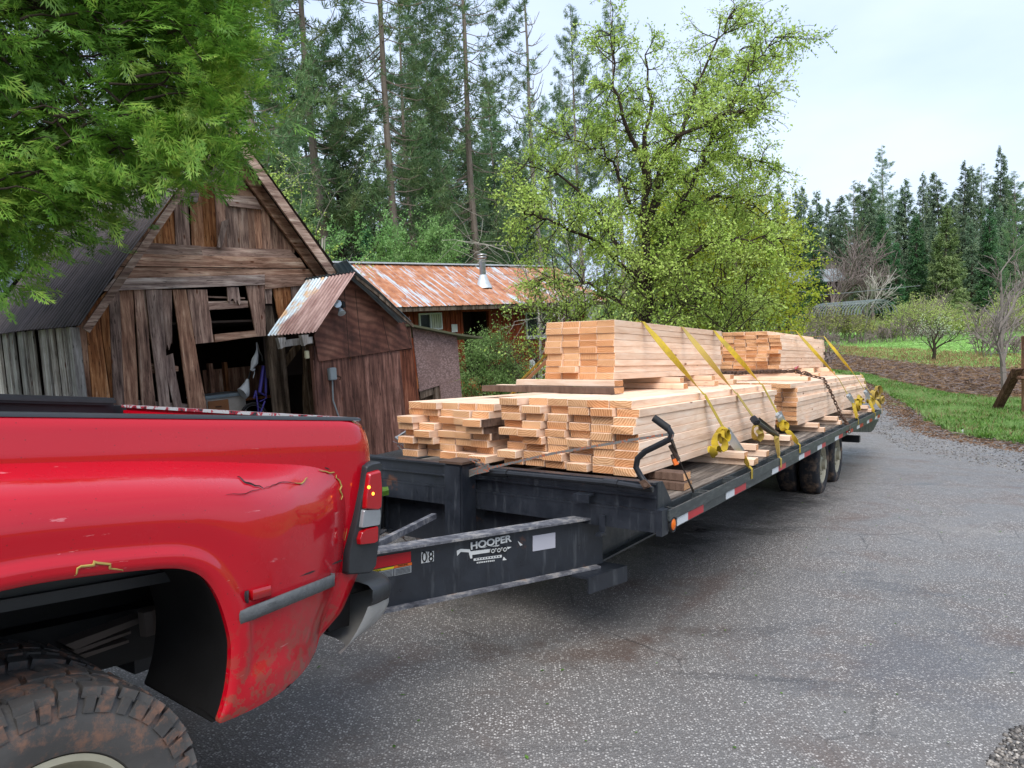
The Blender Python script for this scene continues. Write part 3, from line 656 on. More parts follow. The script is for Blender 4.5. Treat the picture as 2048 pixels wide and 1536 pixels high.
# --- cedar whose boughs hang over the barn, near the camera
def cedar():
    D=6.2; b=at(-330,760,D+1.6); base=Vector((b.x,b.y,gz(b.x,b.y))); g=rng(99)
    mb=MB(); mb.tube([(0,0,0),(0.05,0,2),(0,.05,4),(.05,0,7),(0,0,11)],[.34,.28,.24,.17,.05],12)
    ends=[]; C=[];DD=[];SC=[]
    # boughs: pixel targets of bough tips (photo) so the crown hangs where it does
    tips=[]
    def sil(px):   # lower outline of the crown
        pts=[(-300,640),(0,575),(40,560),(90,470),(150,500),(200,450),(225,480),(262,395),(300,400),(330,425),(370,380),(400,395),(425,395),(460,335),(482,320),(505,290),(500,240),(520,150),(545,60),(560,-60)]
        for (x0,y0),(x1,y1) in zip(pts,pts[1:]):
            if x0<=px<=x1: return y0+(y1-y0)*(px-x0)/(x1-x0)
        return -999
    def bough(P0,P1,r):
        P0=np.array(P0);P1=np.array(P1); n=6; L=np.linalg.norm(P1-P0); pts=[P0+(P1-P0)*k/n+np.array([0,0,.22*L*math.sin(math.pi*k/n*.8)])+g.normal(size=3)*.02*L for k in range(n)]+[P1]
        mb.tube(pts,[r*(1-.85*k/n) for k in range(n+1)],6); return pts
    cnt=0; tries=0; NC=950
    while cnt<NC and tries<9000:
        tries+=1
        px=g.uniform(-330,475); py=g.uniform(-260,600)
        s=sil(px+22)
        if py>s-24: continue
        if 60<px<225 and 60<py<225 and g.random()<.8: continue
        dd=D+g.uniform(-1.0,1.4)
        q=at(px,py,dd)-base; t=np.array((q.x,q.y,q.z))
        h=min(10.5,t[2]+g.uniform(-.2,1.0))
        if cnt%9==0: bough((0,0,h),t,.045)
        else:
            o=t-np.array([g.uniform(.3,.7),g.normal()*.2,-.12]); bough(o,t,.010)
        m=15; cc=t+g.normal(size=(m,3))*np.array([.17,.15,.10]); o_=t/(np.linalg.norm(t[:2])+1e-6); o_[2]=0
        C.append(cc); DD.append(np.repeat((np.array([.8,-.3,-.35])+g.normal(size=3)*.45)[None],m,0)); cnt+=1
    C=np.concatenate(C);DD=np.concatenate(DD);n=len(C)
    d=DD+g.normal(size=(n,3))*.28; d/=np.linalg.norm(d,axis=1)[:,None]
    s=np.cross(d,np.array([0,0,1.])+g.normal(size=(n,3))*.55); s/=np.linalg.norm(s,axis=1)[:,None]
    up=np.cross(s,d); V=[];F=[];k0=0; L=g.uniform(.16,.30,(n,1)); WA=g.uniform(.009,.014,(n,1))
    for st in (.12,.32,.52,.72):
        for sg in (1,-1):
            ln=(.52-.30*st)*g.uniform(.7,1.3,(n,1)); a=d*math.cos(.55)+s*sg*math.sin(.55)-up*.15; c0=C+d*L*st
            for da,l2,off in ((0,1,0),(.5,.6,.35),(-.42,.6,.4)):
                a2=a*math.cos(da)+(s*sg*math.cos(.55)-d*math.sin(.55))*math.sin(da); w=np.cross(a2,up); w/=np.linalg.norm(w,axis=1)[:,None]+1e-9
                v,f=tris_from(c0+a*L*ln*off,a2*L*ln*l2,w*WA); V.append(v);F.append(f+k0);k0+=len(v)
    v,f=tris_from(C,d*L*1.1,s*WA); V.append(v);F.append(f+k0);k0+=len(v)
    e=empty('cedar_tree',Matrix.Translation(base),'cedar with drooping bright green sprays hanging over the barn roof','tree')
    mb.build('trunk',M['barkdark'],e,True); link('crown',np_mesh('crown',np.concatenate(V),np.concatenate(F),M['cedar']),e)
    print('cedar sprays',n,len(C))
cedar()
# ------------------------------------------------------------ field, cut brush, grass
def gp(l): return [(lambda p:(p.x,p.y))(gpt(*q)) for q in l]
FIELD=gp([(1560,667),(1700,666),(1850,664),(2000,664),(2200,664),(2200,735),(2048,740),(1880,740),(1760,724),(1650,712),(1560,706)])
MULCH=gp([(1560,704),(1650,710),(1760,722),(1880,738),(2048,742),(2200,742),(2200,800),(1995,800),(1900,792),(1800,768),(1735,750),(1655,738),(1560,730)])
sheet_poly('field',FIELD,M['field'],.03,.6,ragged=.8)
sheet_poly('brush_strip',MULCH,M['mulch'],.05,.25,'strip of cut brown brush between the field and the verge','stuff',ragged=.5,hf=lambda x,y:.12*abs(mnoise.noise((x*1.5,y*1.5,0))))
def inpoly(poly):
    P=np.array(poly)
    def f(x,y):
        c=np.zeros(len(x),bool); j=len(P)-1
        for i in range(len(P)):
            xi,yi=P[i];xj,yj=P[j]; t=((yi>y)!=(yj>y))&(x<(xj-xi)*(y-yi)/(yj-yi+1e-12)+xi); c^=t; j=i
        return c
    return f
def scatter(name,poly,n,size,wid,mat,label,seed,tuft=7,lean=.35,dz=0.0,excl=None,patch=0,clump=.05,flat=False,hf=0,cat=None):
    g=rng(seed); P=np.array(poly); f=inpoly(poly); X=[];k=0
    x=g.uniform(P[:,0].min(),P[:,0].max(),n*8); y=g.uniform(P[:,1].min(),P[:,1].max(),n*8); ok=f(x,y)
    if excl: ok&=~inpoly(excl)(x,y)
    x=x[ok];y=y[ok]
    if patch:
        q=np.array([mnoise.noise((a*.6,b*.6,seed)) for a,b in zip(x,y)]); keep=q>patch-g.random(len(q))*.3; x=x[keep];y=y[keep]
    x=x[:n];y=y[:n]; z=np.array([gz(a,b)+dz for a,b in zip(x,y)]); C=np.stack([x,y,z],1); m=len(C)
    C=np.repeat(C,tuft,0)+g.normal(size=(m*tuft,3))*np.array([clump,clump,0]); d=g.normal(size=(m*tuft,3))*lean; d[:,2]=1 if not flat else g.uniform(-.05,.35,m*tuft)
    d/=np.linalg.norm(d,axis=1)[:,None]; w=np.cross(d,randunit(g,m*tuft)); w/=np.linalg.norm(w,axis=1)[:,None]
    sz=size*g.uniform(.4,1.2,(m*tuft,1))
    if flat: C[:,2]+=g.uniform(0,hf,m*tuft)
    V,F=tris_from(C,d*sz,w*(wid if not flat else wid)*g.uniform(.7,1.3,(m*tuft,1)))
    o=link(name,np_mesh(name,V,F,M[mat])); return tag(o,label,kind='stuff')
VERGE=EDGE[:]+gp([(1655,742),(1735,752),(1800,770),(1900,793),(1995,802),(2200,802),(2300,860)])
scatter('grass',VERGE,15000,.17,.012,'grass','lush green grass on the verge right of the drive',1,8,.5)
scatter('weeds',VERGE,3600,.16,.05,'weed','low leafy weeds in the verge grass',2,9,1.3,.03,patch=.05)
scatter('dry_stalks',VERGE,2600,.26,.011,'straw','dry stalks lying in the verge grass',3,7,2.5,.02,patch=-.05,clump=.12)
scatter('brush_litter',MULCH,5200,.42,.022,'straw','cut stalks and twigs on the brown strip',4,4,2,.03,flat=True,hf=.14,clump=.15)
scatter('brush_litter',MULCH,3800,.5,.03,'twigred','dark twigs on the brown strip',14,4,2,.02,flat=True,hf=.14,clump=.15)
scatter('grass',FIELD,9000,.14,.03,'grass','short grass tufts on the field',5,6,.5,.03)
scatter('dry_stalks',gp([(1600,690),(2100,715),(2100,745),(1880,738),(1760,722),(1600,706)]),1500,.3,.03,'straw','dry weeds along the near field edge',6,6,.8,.03,clump=.2)
YARD=[(lambda p:(p.x,p.y))(at(*q)) for q in ((900,700,12.5),(1120,700,14),(1120,700,23),(860,700,23))]
scatter('grass',YARD,9000,.16,.014,'grass','bright lawn grass behind the lumber in front of the house',7,7,.4)
# leaf scraps and stones on the drive
g_=rng(12)
def litter():
    V=[];F=[];g=g_;C=[];
    n=420; x=g.uniform(-2,9,n); y=g.uniform(2.6,14,n); ok=inpoly(road_poly)(x,y); x=x[ok];y=y[ok]
    C=np.array([(a,b,gz(a,b)+.024) for a,b in zip(x,y)]); m=len(C); d=g.normal(size=(m,3));d[:,2]*=.15;d/=np.linalg.norm(d,axis=1)[:,None]; w=np.cross(d,np.array([0,0,1.])); V,F=tris_from(C,d*g.uniform(.01,.035,(m,1)),w*g.uniform(.006,.016,(m,1)))
    tag(link('leaf_litter',np_mesh('leaf_litter',V,F,M['weed'])),'tiny leaf scraps scattered on the wet drive',kind='stuff')
litter()
def pebbles(name,poly,n,s0,s1,mat,label,seed):
    g=rng(seed); P=np.array(poly); f=inpoly(poly); x=g.uniform(P[:,0].min(),P[:,0].max(),n*6); y=g.uniform(P[:,1].min(),P[:,1].max(),n*6); ok=f(x,y); x=x[ok][:n]; y=y[ok][:n]
    base=np.array([(1,0,0),(0,1,0),(-1,0,0),(0,-1,0),(0,0,.6),(0,0,-.6)],float); tri=np.array([(0,1,4),(1,2,4),(2,3,4),(3,0,4),(1,0,5),(2,1,5),(3,2,5),(0,3,5)])
    V=[];F=[]
    for i,(a,b) in enumerate(zip(x,y)):
        s=g.uniform(s0,s1); r=g.random()*6; c,sn=math.cos(r),math.sin(r); q=base*s*g.uniform(.7,1.3,(6,1)); q=np.stack([q[:,0]*c-q[:,1]*sn,q[:,0]*sn+q[:,1]*c,q[:,2]],1)+(a,b,gz(a,b)+.02+s*.2); V.append(q);F.append(tri+6*i)
    return tag(link(name,np_mesh(name,np.concatenate(V),np.concatenate(F),M[mat],True)),label,kind='stuff')
M['pebble']=(lambda m:(m.__setattr__('rnd',N(m.t,'ShaderNodeNewGeometry').outputs['Random Per Island']),m.col(m.ramp(m.rnd,[(0,hexc('353230')),(.5,hexc('5d5853')),(.85,hexc('857d74')),(1,hexc('b5aea4'))])),m.m)[-1])(Mt('pebbles',.6))
pebbles('gravel',gp([(1975,1545),(2010,1480),(2060,1450),(2200,1440),(2200,1600)]),1200,.006,.016,'pebble','loose dark gravel at the near right edge of the drive',21)
pebbles('gravel',gp([(1700,760),(1790,800),(1850,840),(1930,880),(2100,900),(2100,960),(1800,900),(1700,830)]),5200,.006,.018,'pebble','loose gravel along the far right edge of the drive',22)
RIM=[(x,y) for x,y in EDGE]+[(x-.9,y-.1) for x,y in EDGE[::-1]]
scatter('leaf_litter',RIM,2600,.09,.02,'straw','brown leaf and needle litter along the drive edge',31,5,2,.015,flat=True,hf=.02,clump=.12)
scatter('leaf_litter',[(x+.4,y+.1) for x,y in EDGE]+[(x-.3,y-.1) for x,y in EDGE[::-1]],900,.12,.03,'twigred','dark litter tufts along the drive edge',32,5,2,.015,flat=True,hf=.05,clump=.1)
# ------------------------------------------------------------ weathered barn
M['barnwood']=old_wood('weathered brown boards',[hexc('38231a'),hexc('77503a'),hexc('9c7458'),hexc('bfa68f')])
M['barnwoodx']=old_wood('weathered grey brown boards',[hexc('4a3429'),hexc('84685a'),hexc('a78d7c'),hexc('c6b8aa')],'x')
M['greywood']=old_wood('grey posts',[hexc('33291f'),hexc('5c4c3e'),hexc('7d6d5e'),hexc('978a7c')])
M['whitewash']=old_wood('flaking white boards',[hexc('4f4843'),hexc('857e78'),hexc('a5a09b'),hexc('c4c0bb')])
M['ply']=old_wood('stained plywood',[hexc('2a1a16'),hexc('5b3a2f'),hexc('7a5244'),hexc('997666')])
M['darkboard']=plain('dark interior boards',hexc('352a24'),.95,var=.4)  # one dark brown for interior boards, seams and far shed walls
def m_corr(name,c1,c2,c3,r=.45,metal=.5):
    m=Mt(name,r,metal,.5); v=m.vec((1,1,1),rnd=3); a=m.noise(m.vec((.8,6,.8)),1.2,5,.7); b=m.noise(v,5,4)
    m.col(m.ramp(m.math('ADD',m.math('MULTIPLY',a,.7),m.math('MULTIPLY',b,.3)),[(.36,c1),(.5,c2),(.64,c3)])); m.bump(b,.1,.01); return m.m
M['roofdark']=m_corr('dark corrugated roofing',hexc('241c1b'),hexc('3b302e'),hexc('54494a'),.4,.3)
M['roofgrey']=m_corr('grey metal roofing',hexc('383c44'),hexc('4c5059'),hexc('666b75'),.4,.4)
M['roofrust']=m_corr('rust streaked corrugated roofing',hexc('5b3f3a'),hexc('7d6560'),hexc('9fb0bd'),.5,.3)
M['roofzinc']=m_corr('zinc corrugated roofing',hexc('5d6a70'),hexc('7d8a90'),hexc('9aa5aa'),.4,.5)
M['rustmetal']=plain('rusty iron',hexc('4b3227'),.8,.3,var=.5,sc=20)
uB=Vector((math.cos(R_(50)),math.sin(R_(50)),0)); KS=.2   # the racked barn: its long side is skewed
def pframe(px,py,D,u,px0):
    P=at(px,py,D); m=frame(P,u); q=m@hit(m,px0,py,1,0); q.z=gz(q.x,q.y)-.03; return frame(q,u)
BF=pframe(400,700,9.8,uB,150)
def tz(m,ox,oy,s,y=0):
    def f(x,yy,d=0): return hit(m,ox+x/s,oy+yy/s,1,y+d)
    return f
def corr(mb,P0,P1,Q0,Q1,pitch=.075,amp=.011,rows=4,sag=0):
    # corrugated sheet: P0-P1 is one edge running down the slope, Q0-Q1 the far one; waves run across
    P0,P1,Q0,Q1=[Vector(p) for p in(P0,P1,Q0,Q1)]; L=((Q0-P0).length+(Q1-P1).length)/2; n=max(4,int(L/pitch*8)); nn=(P1-P0).cross(Q0-P0).normalized(); G=[]
    if nn.z<0: nn=-nn
    for r in range(rows+1):
        t=r/rows; row=[]
        for i in range(n+1):
            u=i/n; p=(P0*(1-t)+P1*t)*(1-u)+(Q0*(1-t)+Q1*t)*u
            row.append(p+nn*(amp*math.sin(u*L/pitch*6.283)+sag*mnoise.noise((u*L*1.3,t*2,0))))
        G.append(row)
    mb.sheet(G)
    return mb
def barn():
    e=empty('barn',BF,'weathered brown board barn with steep gable and a gaping doorway','barn')
    z5=lambda y=0:tz(BF,0,560,3.103,y); z6=lambda y=0:tz(BF,140,320,3.657,y)
    apex=hit(BF,432,257,1,0); eL=hit(BF,152,650,1,0); eR=hit(BF,655,558,1,0)
    base=0.0; H=apex.z
    # gable boards behind everything
    rr=random.Random(3)
    def plank(mb,tl,tr,br,bl,t=.025,broken=None,y=0):
        P=[tl,tr]
        if broken:  # jagged lower end
            n=7
            for k in range(n+1):
                u=k/n; q=br*(1-u)+bl*u; P.append(q+Vector((0,0,(0 if k in(0,n) else rr.uniform(-broken,broken)))))
        else: P+=[br,bl]
        # split long edges with a little waviness
        def edge(a,b,n):
            return [a+(b-a)*(i/n)+Vector((rr.uniform(-.007,.007) if 0<i<n else 0,0,0)) for i in range(n)]
        if not broken: P=edge(tl,tr,1)+edge(tr,br,5)+edge(br,bl,1)+edge(bl,tl,5)
        mb.prism(P,(0,t,0))
    f=z5()
    def gpl(x,yy=770): # extend to ground along lean
        return f(x,yy)
    def quad(mb,a,b,c,d,ext=True,broken=None,dy=0):
        P=[f(*p) for p in(a,b,c,d)]
        if ext:
            for (i,j) in((1,2),(0,3)):
                top,bot=P[i],P[j]; k=(bot.z-(-.02))/(top.z-bot.z); P[j]=bot+(bot-top)*k; P[j].z=-.02
        P=[p+Vector((0,dy,0)) for p in P]
        plank(mb,*P,broken=broken)
    w=MB()
    quad(w,(470,300),(530,212),(572,765),(540,765)); quad(w,(532,210),(603,125),(688,765),(574,765),dy=-.006)
    quad(w,(605,122),(670,60),(700,765),(692,765)); quad(w,(672,60),(742,60),(772,765),(702,765),dy=-.004); quad(w,(744,60),(826,60),(858,765),(775,765))
    quad(w,(829,60),(885,60),(962,765),(880,790),dy=-.012)
    quad(w,(888,60),(905,60),(930,360),(893,440),ext=False,broken=.03,dy=.01)
    quad(w,(900,60),(1000,60),(1050,790),(985,780),dy=-.02)
    quad(w,(1003,60),(1068,60),(1070,395),(1035,430),ext=False,broken=.05,dy=.008)
    quad(w,(1020,478),(1078,455),(1130,765),(1080,775),ext=True,dy=.02)
    quad(w,(1070,60),(1152,60),(1283,805),(1170,800),dy=-.008)
    quad(w,(1155,60),(1281,60),(1325,385),(1212,397),ext=False,dy=-.016)
    quad(w,(1405,45),(1475,45),(1490,140),(1412,132),ext=False,broken=.05,dy=-.02)
    quad(w,(1523,38),(1636,30),(1648,346),(1588,352),ext=False,dy=-.016)
    quad(w,(1640,32),(1685,32),(1688,146),(1650,146),ext=False)
    quad(w,(1688,30),(1798,30),(1812,200),(1742,300),ext=False,dy=-.008); quad(w,(1801,30),(1880,30),(1850,180),(1822,172),ext=False)
    w.build('front_wall',M['barnwood'],e)
    s=MB()  # window rails, sill, cross boards
    def bar(a,b,c,d,dy=0,t=.04): P=[f(*p)+Vector((0,dy,0)) for p in(a,b,c,d)]; s.prism(P,(0,t,0))
    bar((1285,98),(1528,106),(1528,116),(1285,108),.03); bar((1290,132),(1540,128),(1543,170),(1296,186),.01)
    bar((1325,338),(1576,312),(1592,350),(1330,386),-.03); bar((900,512),(1120,535),(1120,565),(910,585),.06,.05)
    bar((850,745),(1180,770),(1180,815),(850,800),.05)
    s.build('window_rails',M['barnwoodx'],e)
    g6=z6(-.03); c=MB()
    def hb(a,b,cc,d,t=.028,dy=0): c.prism([g6(*p)+Vector((0,dy,0)) for p in(a,b,cc,d)],(0,t,0))
    hb((485,600),(958,628),(970,700),(440,682)); hb((960,633),(1610,655),(1665,715),(972,702),dy=.004); hb((428,684),(1680,718),(1725,792),(365,775),dy=-.012)
    hb((350,780),(1770,797),(1775,850),(320,866)); hb((318,868),(1422,838),(1422,912),(238,958),dy=-.01); hb((1424,842),(1780,832),(1822,905),(1424,945),dy=-.004)
    hb((1088,165),(1235,150),(1350,268),(1108,250)); hb((1105,252),(1352,270),(1400,362),(1165,338),dy=-.015)
    hb((880,195),(930,170),(945,240),(870,235)); hb((830,240),(945,242),(930,310),(800,292),dy=-.008)
    hb((1130,-100),(1262,10),(1330,165),(1000,160),dy=.01)
    c.build('gable_boards',M['barnwoodx'],e)
    v=MB(); gg=z6(0.0); xs=[470,540,610,690,775,880,895,985,1080,1150,1205,1245,1310,1360,1410,1470,1575,1640]
    rb=random.Random(9)
    for a,b in zip(xs,xs[1:]):
        if (a,b)==(880,895): continue
        tl=gg(a-25,150,rb.uniform(-.012,.012)); tr=gg(b-27,150); br=gg(b,680); bl=gg(a,680)
        for q in(tr,br,bl): q.y=tl.y
        # clip top to the roof line
        def clip(q):
            if q.x<apex.x: zr=eL.z+(apex.z-eL.z)*(q.x-eL.x)/(apex.x-eL.x)
            else: zr=eR.z+(apex.z-eR.z)*(eR.x-q.x)/(eR.x-apex.x)
            q=q.copy(); q.z=min(q.z,zr-.04); return q
        v.prism([clip(tl),clip(tr),clip(br),clip(bl)],(0,.022,0))
    v.prism([gg(1075,640,-.06),gg(1110,640,-.06),gg(1165,430,-.1),gg(1110,450,-.1)],(0,.02,0))
    v.build('gable_wall',M['barnwood'],e)
    # rake boards
    rk=MB(); 
    def rake(a,b,wd,y0,t,dn=0):
        a=a+Vector((0,y0,-dn));b=b+Vector((0,y0,-dn)); d=(b-a).normalized(); n=Vector((d.z,0,-d.x)); 
        if n.z>0:n=-n
        rk.prism([a,b,b+n*wd,a+n*wd],(0,t,0))
    ap2=apex+Vector((.0,0,.05)); eLr=eL+(eL-apex)*.02; eRr=eR+(eR-apex)*.02
    rake(ap2,eLr,.09,-.32,.03); rake(ap2,eRr,.14,-.33,.03); rake(ap2,eRr,.16,-.1,.04,.06)
    rk.build('rake_board',M['barnwoodx'],e)
    r=MB(); Y0,Y1,Y2=-.34,2.3,15.5; up=Vector((0,0,.075)); over=(eL-apex)*.035
    corr(r,apex+up+Vector((0,Y0,0)),eL+over+up+Vector((0,Y0,0)),apex+up+Vector((-KS*Y1,Y1,0)),eL+over+up+Vector((-KS*Y1,Y1,0)),sag=.03)
    overR=(eR-apex)*.04; corr(r,apex+up+Vector((0,Y0,0)),eR+overR+up+Vector((0,Y0,0)),apex+up+Vector((-KS*Y2,Y2,0)),eR+overR+up+Vector((-KS*Y2,Y2,0)))
    r.build('roof',M['roofdark'],e,2)
    r=MB(); up=up+Vector((0,0,.012)); corr(r,apex+up+Vector((-KS*Y1,Y1-.15,0)),eL+over*1.5+up+Vector((-KS*Y1,Y1-.15,0)),apex+up+Vector((-KS*Y2,Y2,0)),eL+over*1.5+up+Vector((-KS*Y2,Y2,0)),pitch=.9,amp=.004,rows=10,sag=.03)
    r.build('roof_sheet',M['roofgrey'],e,2)
    # side wall of flaking white boards
    sw=MB(); y=0.03; k=0; rs=random.Random(4); xl=hit(BF,150,700,1,0).x+.03
    while y<15.3:
        wd=rs.uniform(.17,.26); off=rs.uniform(-.012,.006); sw.box((xl-.03+off-KS*y,y,-.03),(xl+off-KS*y,y+wd-.008,eL.z-.02)); 
        if k%2==0: sw.box((xl-.055+off-KS*y,y+wd-.03,-.03),(xl-.032+off-KS*y,y+wd+.03,eL.z-.03))
        y+=wd; k+=1
    sw.build('side_wall',M['whitewash'],e)
    cp=MB(); P=[f(355,280,-.02),f(425,280,-.02),f(500,765,-.02),f(430,765,-.02)]
    cp.prism([Vector((xl-.05,-.04,-.02)),Vector((xl+.05,-.04,-.02)),Vector((xl+.03,-.04,eL.z-.03)),Vector((xl-.07,-.04,eL.z-.03))],(0,.05,0)); cp.build('corner_board',M['whitewash'],e)
    # frame posts
    p=MB(); zz=z5(.05)
    for a,b,cc,d in(((1640,160),(1688,160),(1800,850),(1722,850)),((1700,300),(1760,300),(1805,850),(1760,850)),((1895,370),(1948,370),(1952,860),(1908,860))):
        P=[zz(*a),zz(*b),zz(*cc),zz(*d)]
        for i,j in((1,2),(0,3)):
            k=(P[j].z+.02)/(P[i].z-P[j].z); P[j]=P[j]+(P[j]-P[i])*k
        p.prism(P,(0,.12,0))
    P=[zz(1765,560,.03),zz(1765,490,.03),zz(1850,385,.03),zz(1870,420,.03)]; p.prism(P,(0,.08,0))
    p.build('post',M['greywood'],e)
    # dark interior
    q=MB(); xr=eR.x; q.box((xl+.02,8.3,0),(xr,8.4,eL.z+2)); q.box((f(1640,60).x,.14,1.3),(xr,.16,eR.z-.02)); q.box((xl-1.2,-.1,-.03),(xr,8.3,.0)); 
    q.prism([Vector((xl-.6,3.0,0)),Vector((eL.x-.5,3.0,eL.z)),apex+Vector((-.6,3.0,0)),Vector((eR.x-.65,3.0,eR.z)),Vector((xr-.6,3.0,0))],(0,.04,0)); q.prism([Vector((xr-.05,.3,0)),Vector((xr-.65,3.0,0)),Vector((xr-.65,3.0,eR.z)),Vector((xr-.05,.3,eR.z))],(.03,0,0)); q.box((xl+.02,.06,eL.z-.03),(xr-.02,2.5,eL.z+.0)); q.build('interior_walls',M['darkboard'],e)
    q=MB(); zs=z5(1.1); a=zs(1260,560);b=zs(1720,700); q.box((a.x,1.1,b.z),(b.x,1.13,a.z)); q.box((a.x+.05,1.0,0),(a.x+.11,1.08,a.z+.1)); q.box((a.x+.3,1.0,0),(a.x+.35,1.08,a.z+.1)); q.box((a.x,.8,b.z-.04),(b.x,1.1,b.z)); q.build('inner_shelf',M['barnwood'],e)
    return e
barn()
def in_barn():
    zz=tz(BF,380,660,7.68,.45)
    # rusted white cabinet with wooden drawers
    a=zz(240,1050);b=zz(600,1050); X0,X1=a.x,b.x; Z=a.z
    dep=.5
    e=empty('cabinet',BF@Matrix.Translation((X0,.45,0)),'rusty white cabinet with wooden drawer fronts inside the barn doorway','cabinet'); w=X1-X0
    m=MB(); m.bevbox((0,0,0),(w*1.75,.55,Z-.02),.01); m.build('body',M['whiterust'],e); m=MB(); m.bevbox((-.02,-.03,Z-.02),(w*1.8,.57,Z+.03),.012); m.build('top',M['roofzinc'],e)
    for k in range(3):
        z1=Z-.05-k*.24; 
        if z1<.2: break
        m=MB(); m.bevbox((.02,-.02,z1-.21),(w-.02,.0,z1),.006); d=m.build('drawer',M['drawer'],e); h=MB(); h.box((w*.35,-.032,z1-.1),(w*.6,-.02,z1-.085)); h.build('handle',M['rustmetal'],d)
    # purple bicycle standing on its side in the doorway
    z2=tz(BF,380,660,7.68,.3); e=empty('bicycle',BF@Matrix.Translation((0,.3,0)),'purple bicycle with white bag on the handlebar, upright in the barn doorway','bicycle')
    off=Vector((0,-.3,0)); q=lambda x,y,d=0:z2(x,y,d)+off
    m=MB()
    for P,r in(([(1130,550),(1070,960)],.028),([(1165,560),(1165,960)],.02),([(1070,960),(1170,1010)],.015),([(1010,930),(1060,1310)],.014),([(1150,1090),(1070,1310)],.014),([(1010,930),(980,1050)],.012),([(1165,820),(1170,1050),(1070,1100)],.01)):
        m.tube([q(*p) for p in P],r,8)
    m.build('frame',M['purple'],e,True)
    c=q(985,1330); R=.2
    for nm,rr,r2,mt in(('tyre',R,.024,'rubber'),('rim',R-.03,.008,'chrome')):
        m=MB(); m.tube([c+Vector((rr*math.cos(t),.02*math.sin(t),rr*math.sin(t))) for t in np.linspace(0,6.283,30)],r2,6,False); wh=m.build(nm,M[mt],e,True)
    m=MB(); m.tube([q(1110,480),q(1105,400),q(1060,320),q(1040,240),q(1020,190)],.012,6); m.build('handlebar',M['chrome'],e,True)
    m=MB(); m.tube([q(1180,480),q(1150,520)],[.05,.03],8); m.build('saddle',M['rubber'],e,True)
    # grey cloth bag
    e=empty('bag',BF@Matrix.Translation((0,.25,0)),'grey white cloth bag hanging from the bicycle handlebar','bag'); z3=tz(BF,380,660,7.68,.25); q=lambda x,y,d=0:z3(x,y,d)+Vector((0,-.25,0))
    m=MB(); m.tube([q(1020,200),q(1030,300),q(1020,380),q(1000,440),q(990,500),q(960,560),q(940,620)],[.006,.01,.03,.045,.055,.03,.012],8); m.build('body',M['cloth'],e,True)
    m=MB(); m.tube([q(985,600),q(990,660),q(970,740)],.006,5); m.tube([q(930,600),q(960,620),q(1000,600)],[.012,.02,.01],6); m.build('strap',M['cloth'],e,True)
    e=empty('umbrella',BF@Matrix.Translation((0,.35,0)),'folded grey umbrella standing on the rusty cabinet','umbrella'); z3=tz(BF,380,660,7.68,.35); q=lambda x,y,d=0:z3(x,y,d)+Vector((0,-.35,0))
    m=MB(); m.tube([q(930,640),q(895,760)],.015,6); m.build('handle',M['rubber'],e,True); m=MB(); m.tube([q(885,750),q(870,820),q(845,900),q(820,960),q(800,975)],[.015,.04,.075,.1,.1],9); m.build('canopy',M['cloth'],e,True)
M['purple']=plain('purple paint',hexc('4a4290'),.4,.2,bump=0); M['rubber']=plain('black rubber',hexc('1b1b1c'),.7,bump=.05); M['chrome']=plain('dull chrome',hexc('9a9a98'),.35,.9,bump=0)
M['cloth']=plain('grey cloth',hexc('b9bcbd'),.9,var=.15); M['whiterust']=plain('rust speckled enamel',hexc('a39a90'),.5,var=.35,sc=7); M['drawer']=plain('orange wood drawer',hexc('8a5a36'),.6,var=.3)
in_barn()
# ------------------------------------------------------------ shed leaning on the barn
M['plyred']=(lambda m:(m.col(m.mix(m.ramp(m.wave(m.vec((.5,1,1.2)),3,9,3,'RINGS','Y',.8),[(.2,.0),(.9,.55)]),m.ramp(m.noise(m.vec(),1.6,5,.65),[(.36,hexc('33211c')),(.5,hexc('6b4438')),(.66,hexc('8d6251'))]),hexc('40271f'))),m.bump(m.noise(m.vec((1,1,2)),12,4),.3,.006),m.m)[-1])(Mt('red brown plywood',.75,0,.3))
M['awning']=(lambda m:(m.col(m.mix(m.ramp(m.math('ADD',m.math('ADD',m.math('MULTIPLY',m.sep(m.co,1),.7),m.math('MULTIPLY',m.math('SUBTRACT',m.sep(m.co,2),2.2),.25)),m.math('MULTIPLY',m.noise(m.vec((1,4,1)),2,5),.5)),[(.62,0.),(.72,1.)]),m.ramp(m.noise(m.vec((1,5,1)),2,5,.7),[(.4,hexc('6b4c47')),(.6,hexc('8f7570'))]),m.ramp(m.noise(m.vec(),5,4),[(.4,hexc('a88a68')),(.52,hexc('9db0bd')),(.7,hexc('c3ced4'))]))),m.m)[-1])(Mt('streaked awning sheets',.4,.35))
SF=BF@Matrix.Translation((0,-1.0,0))
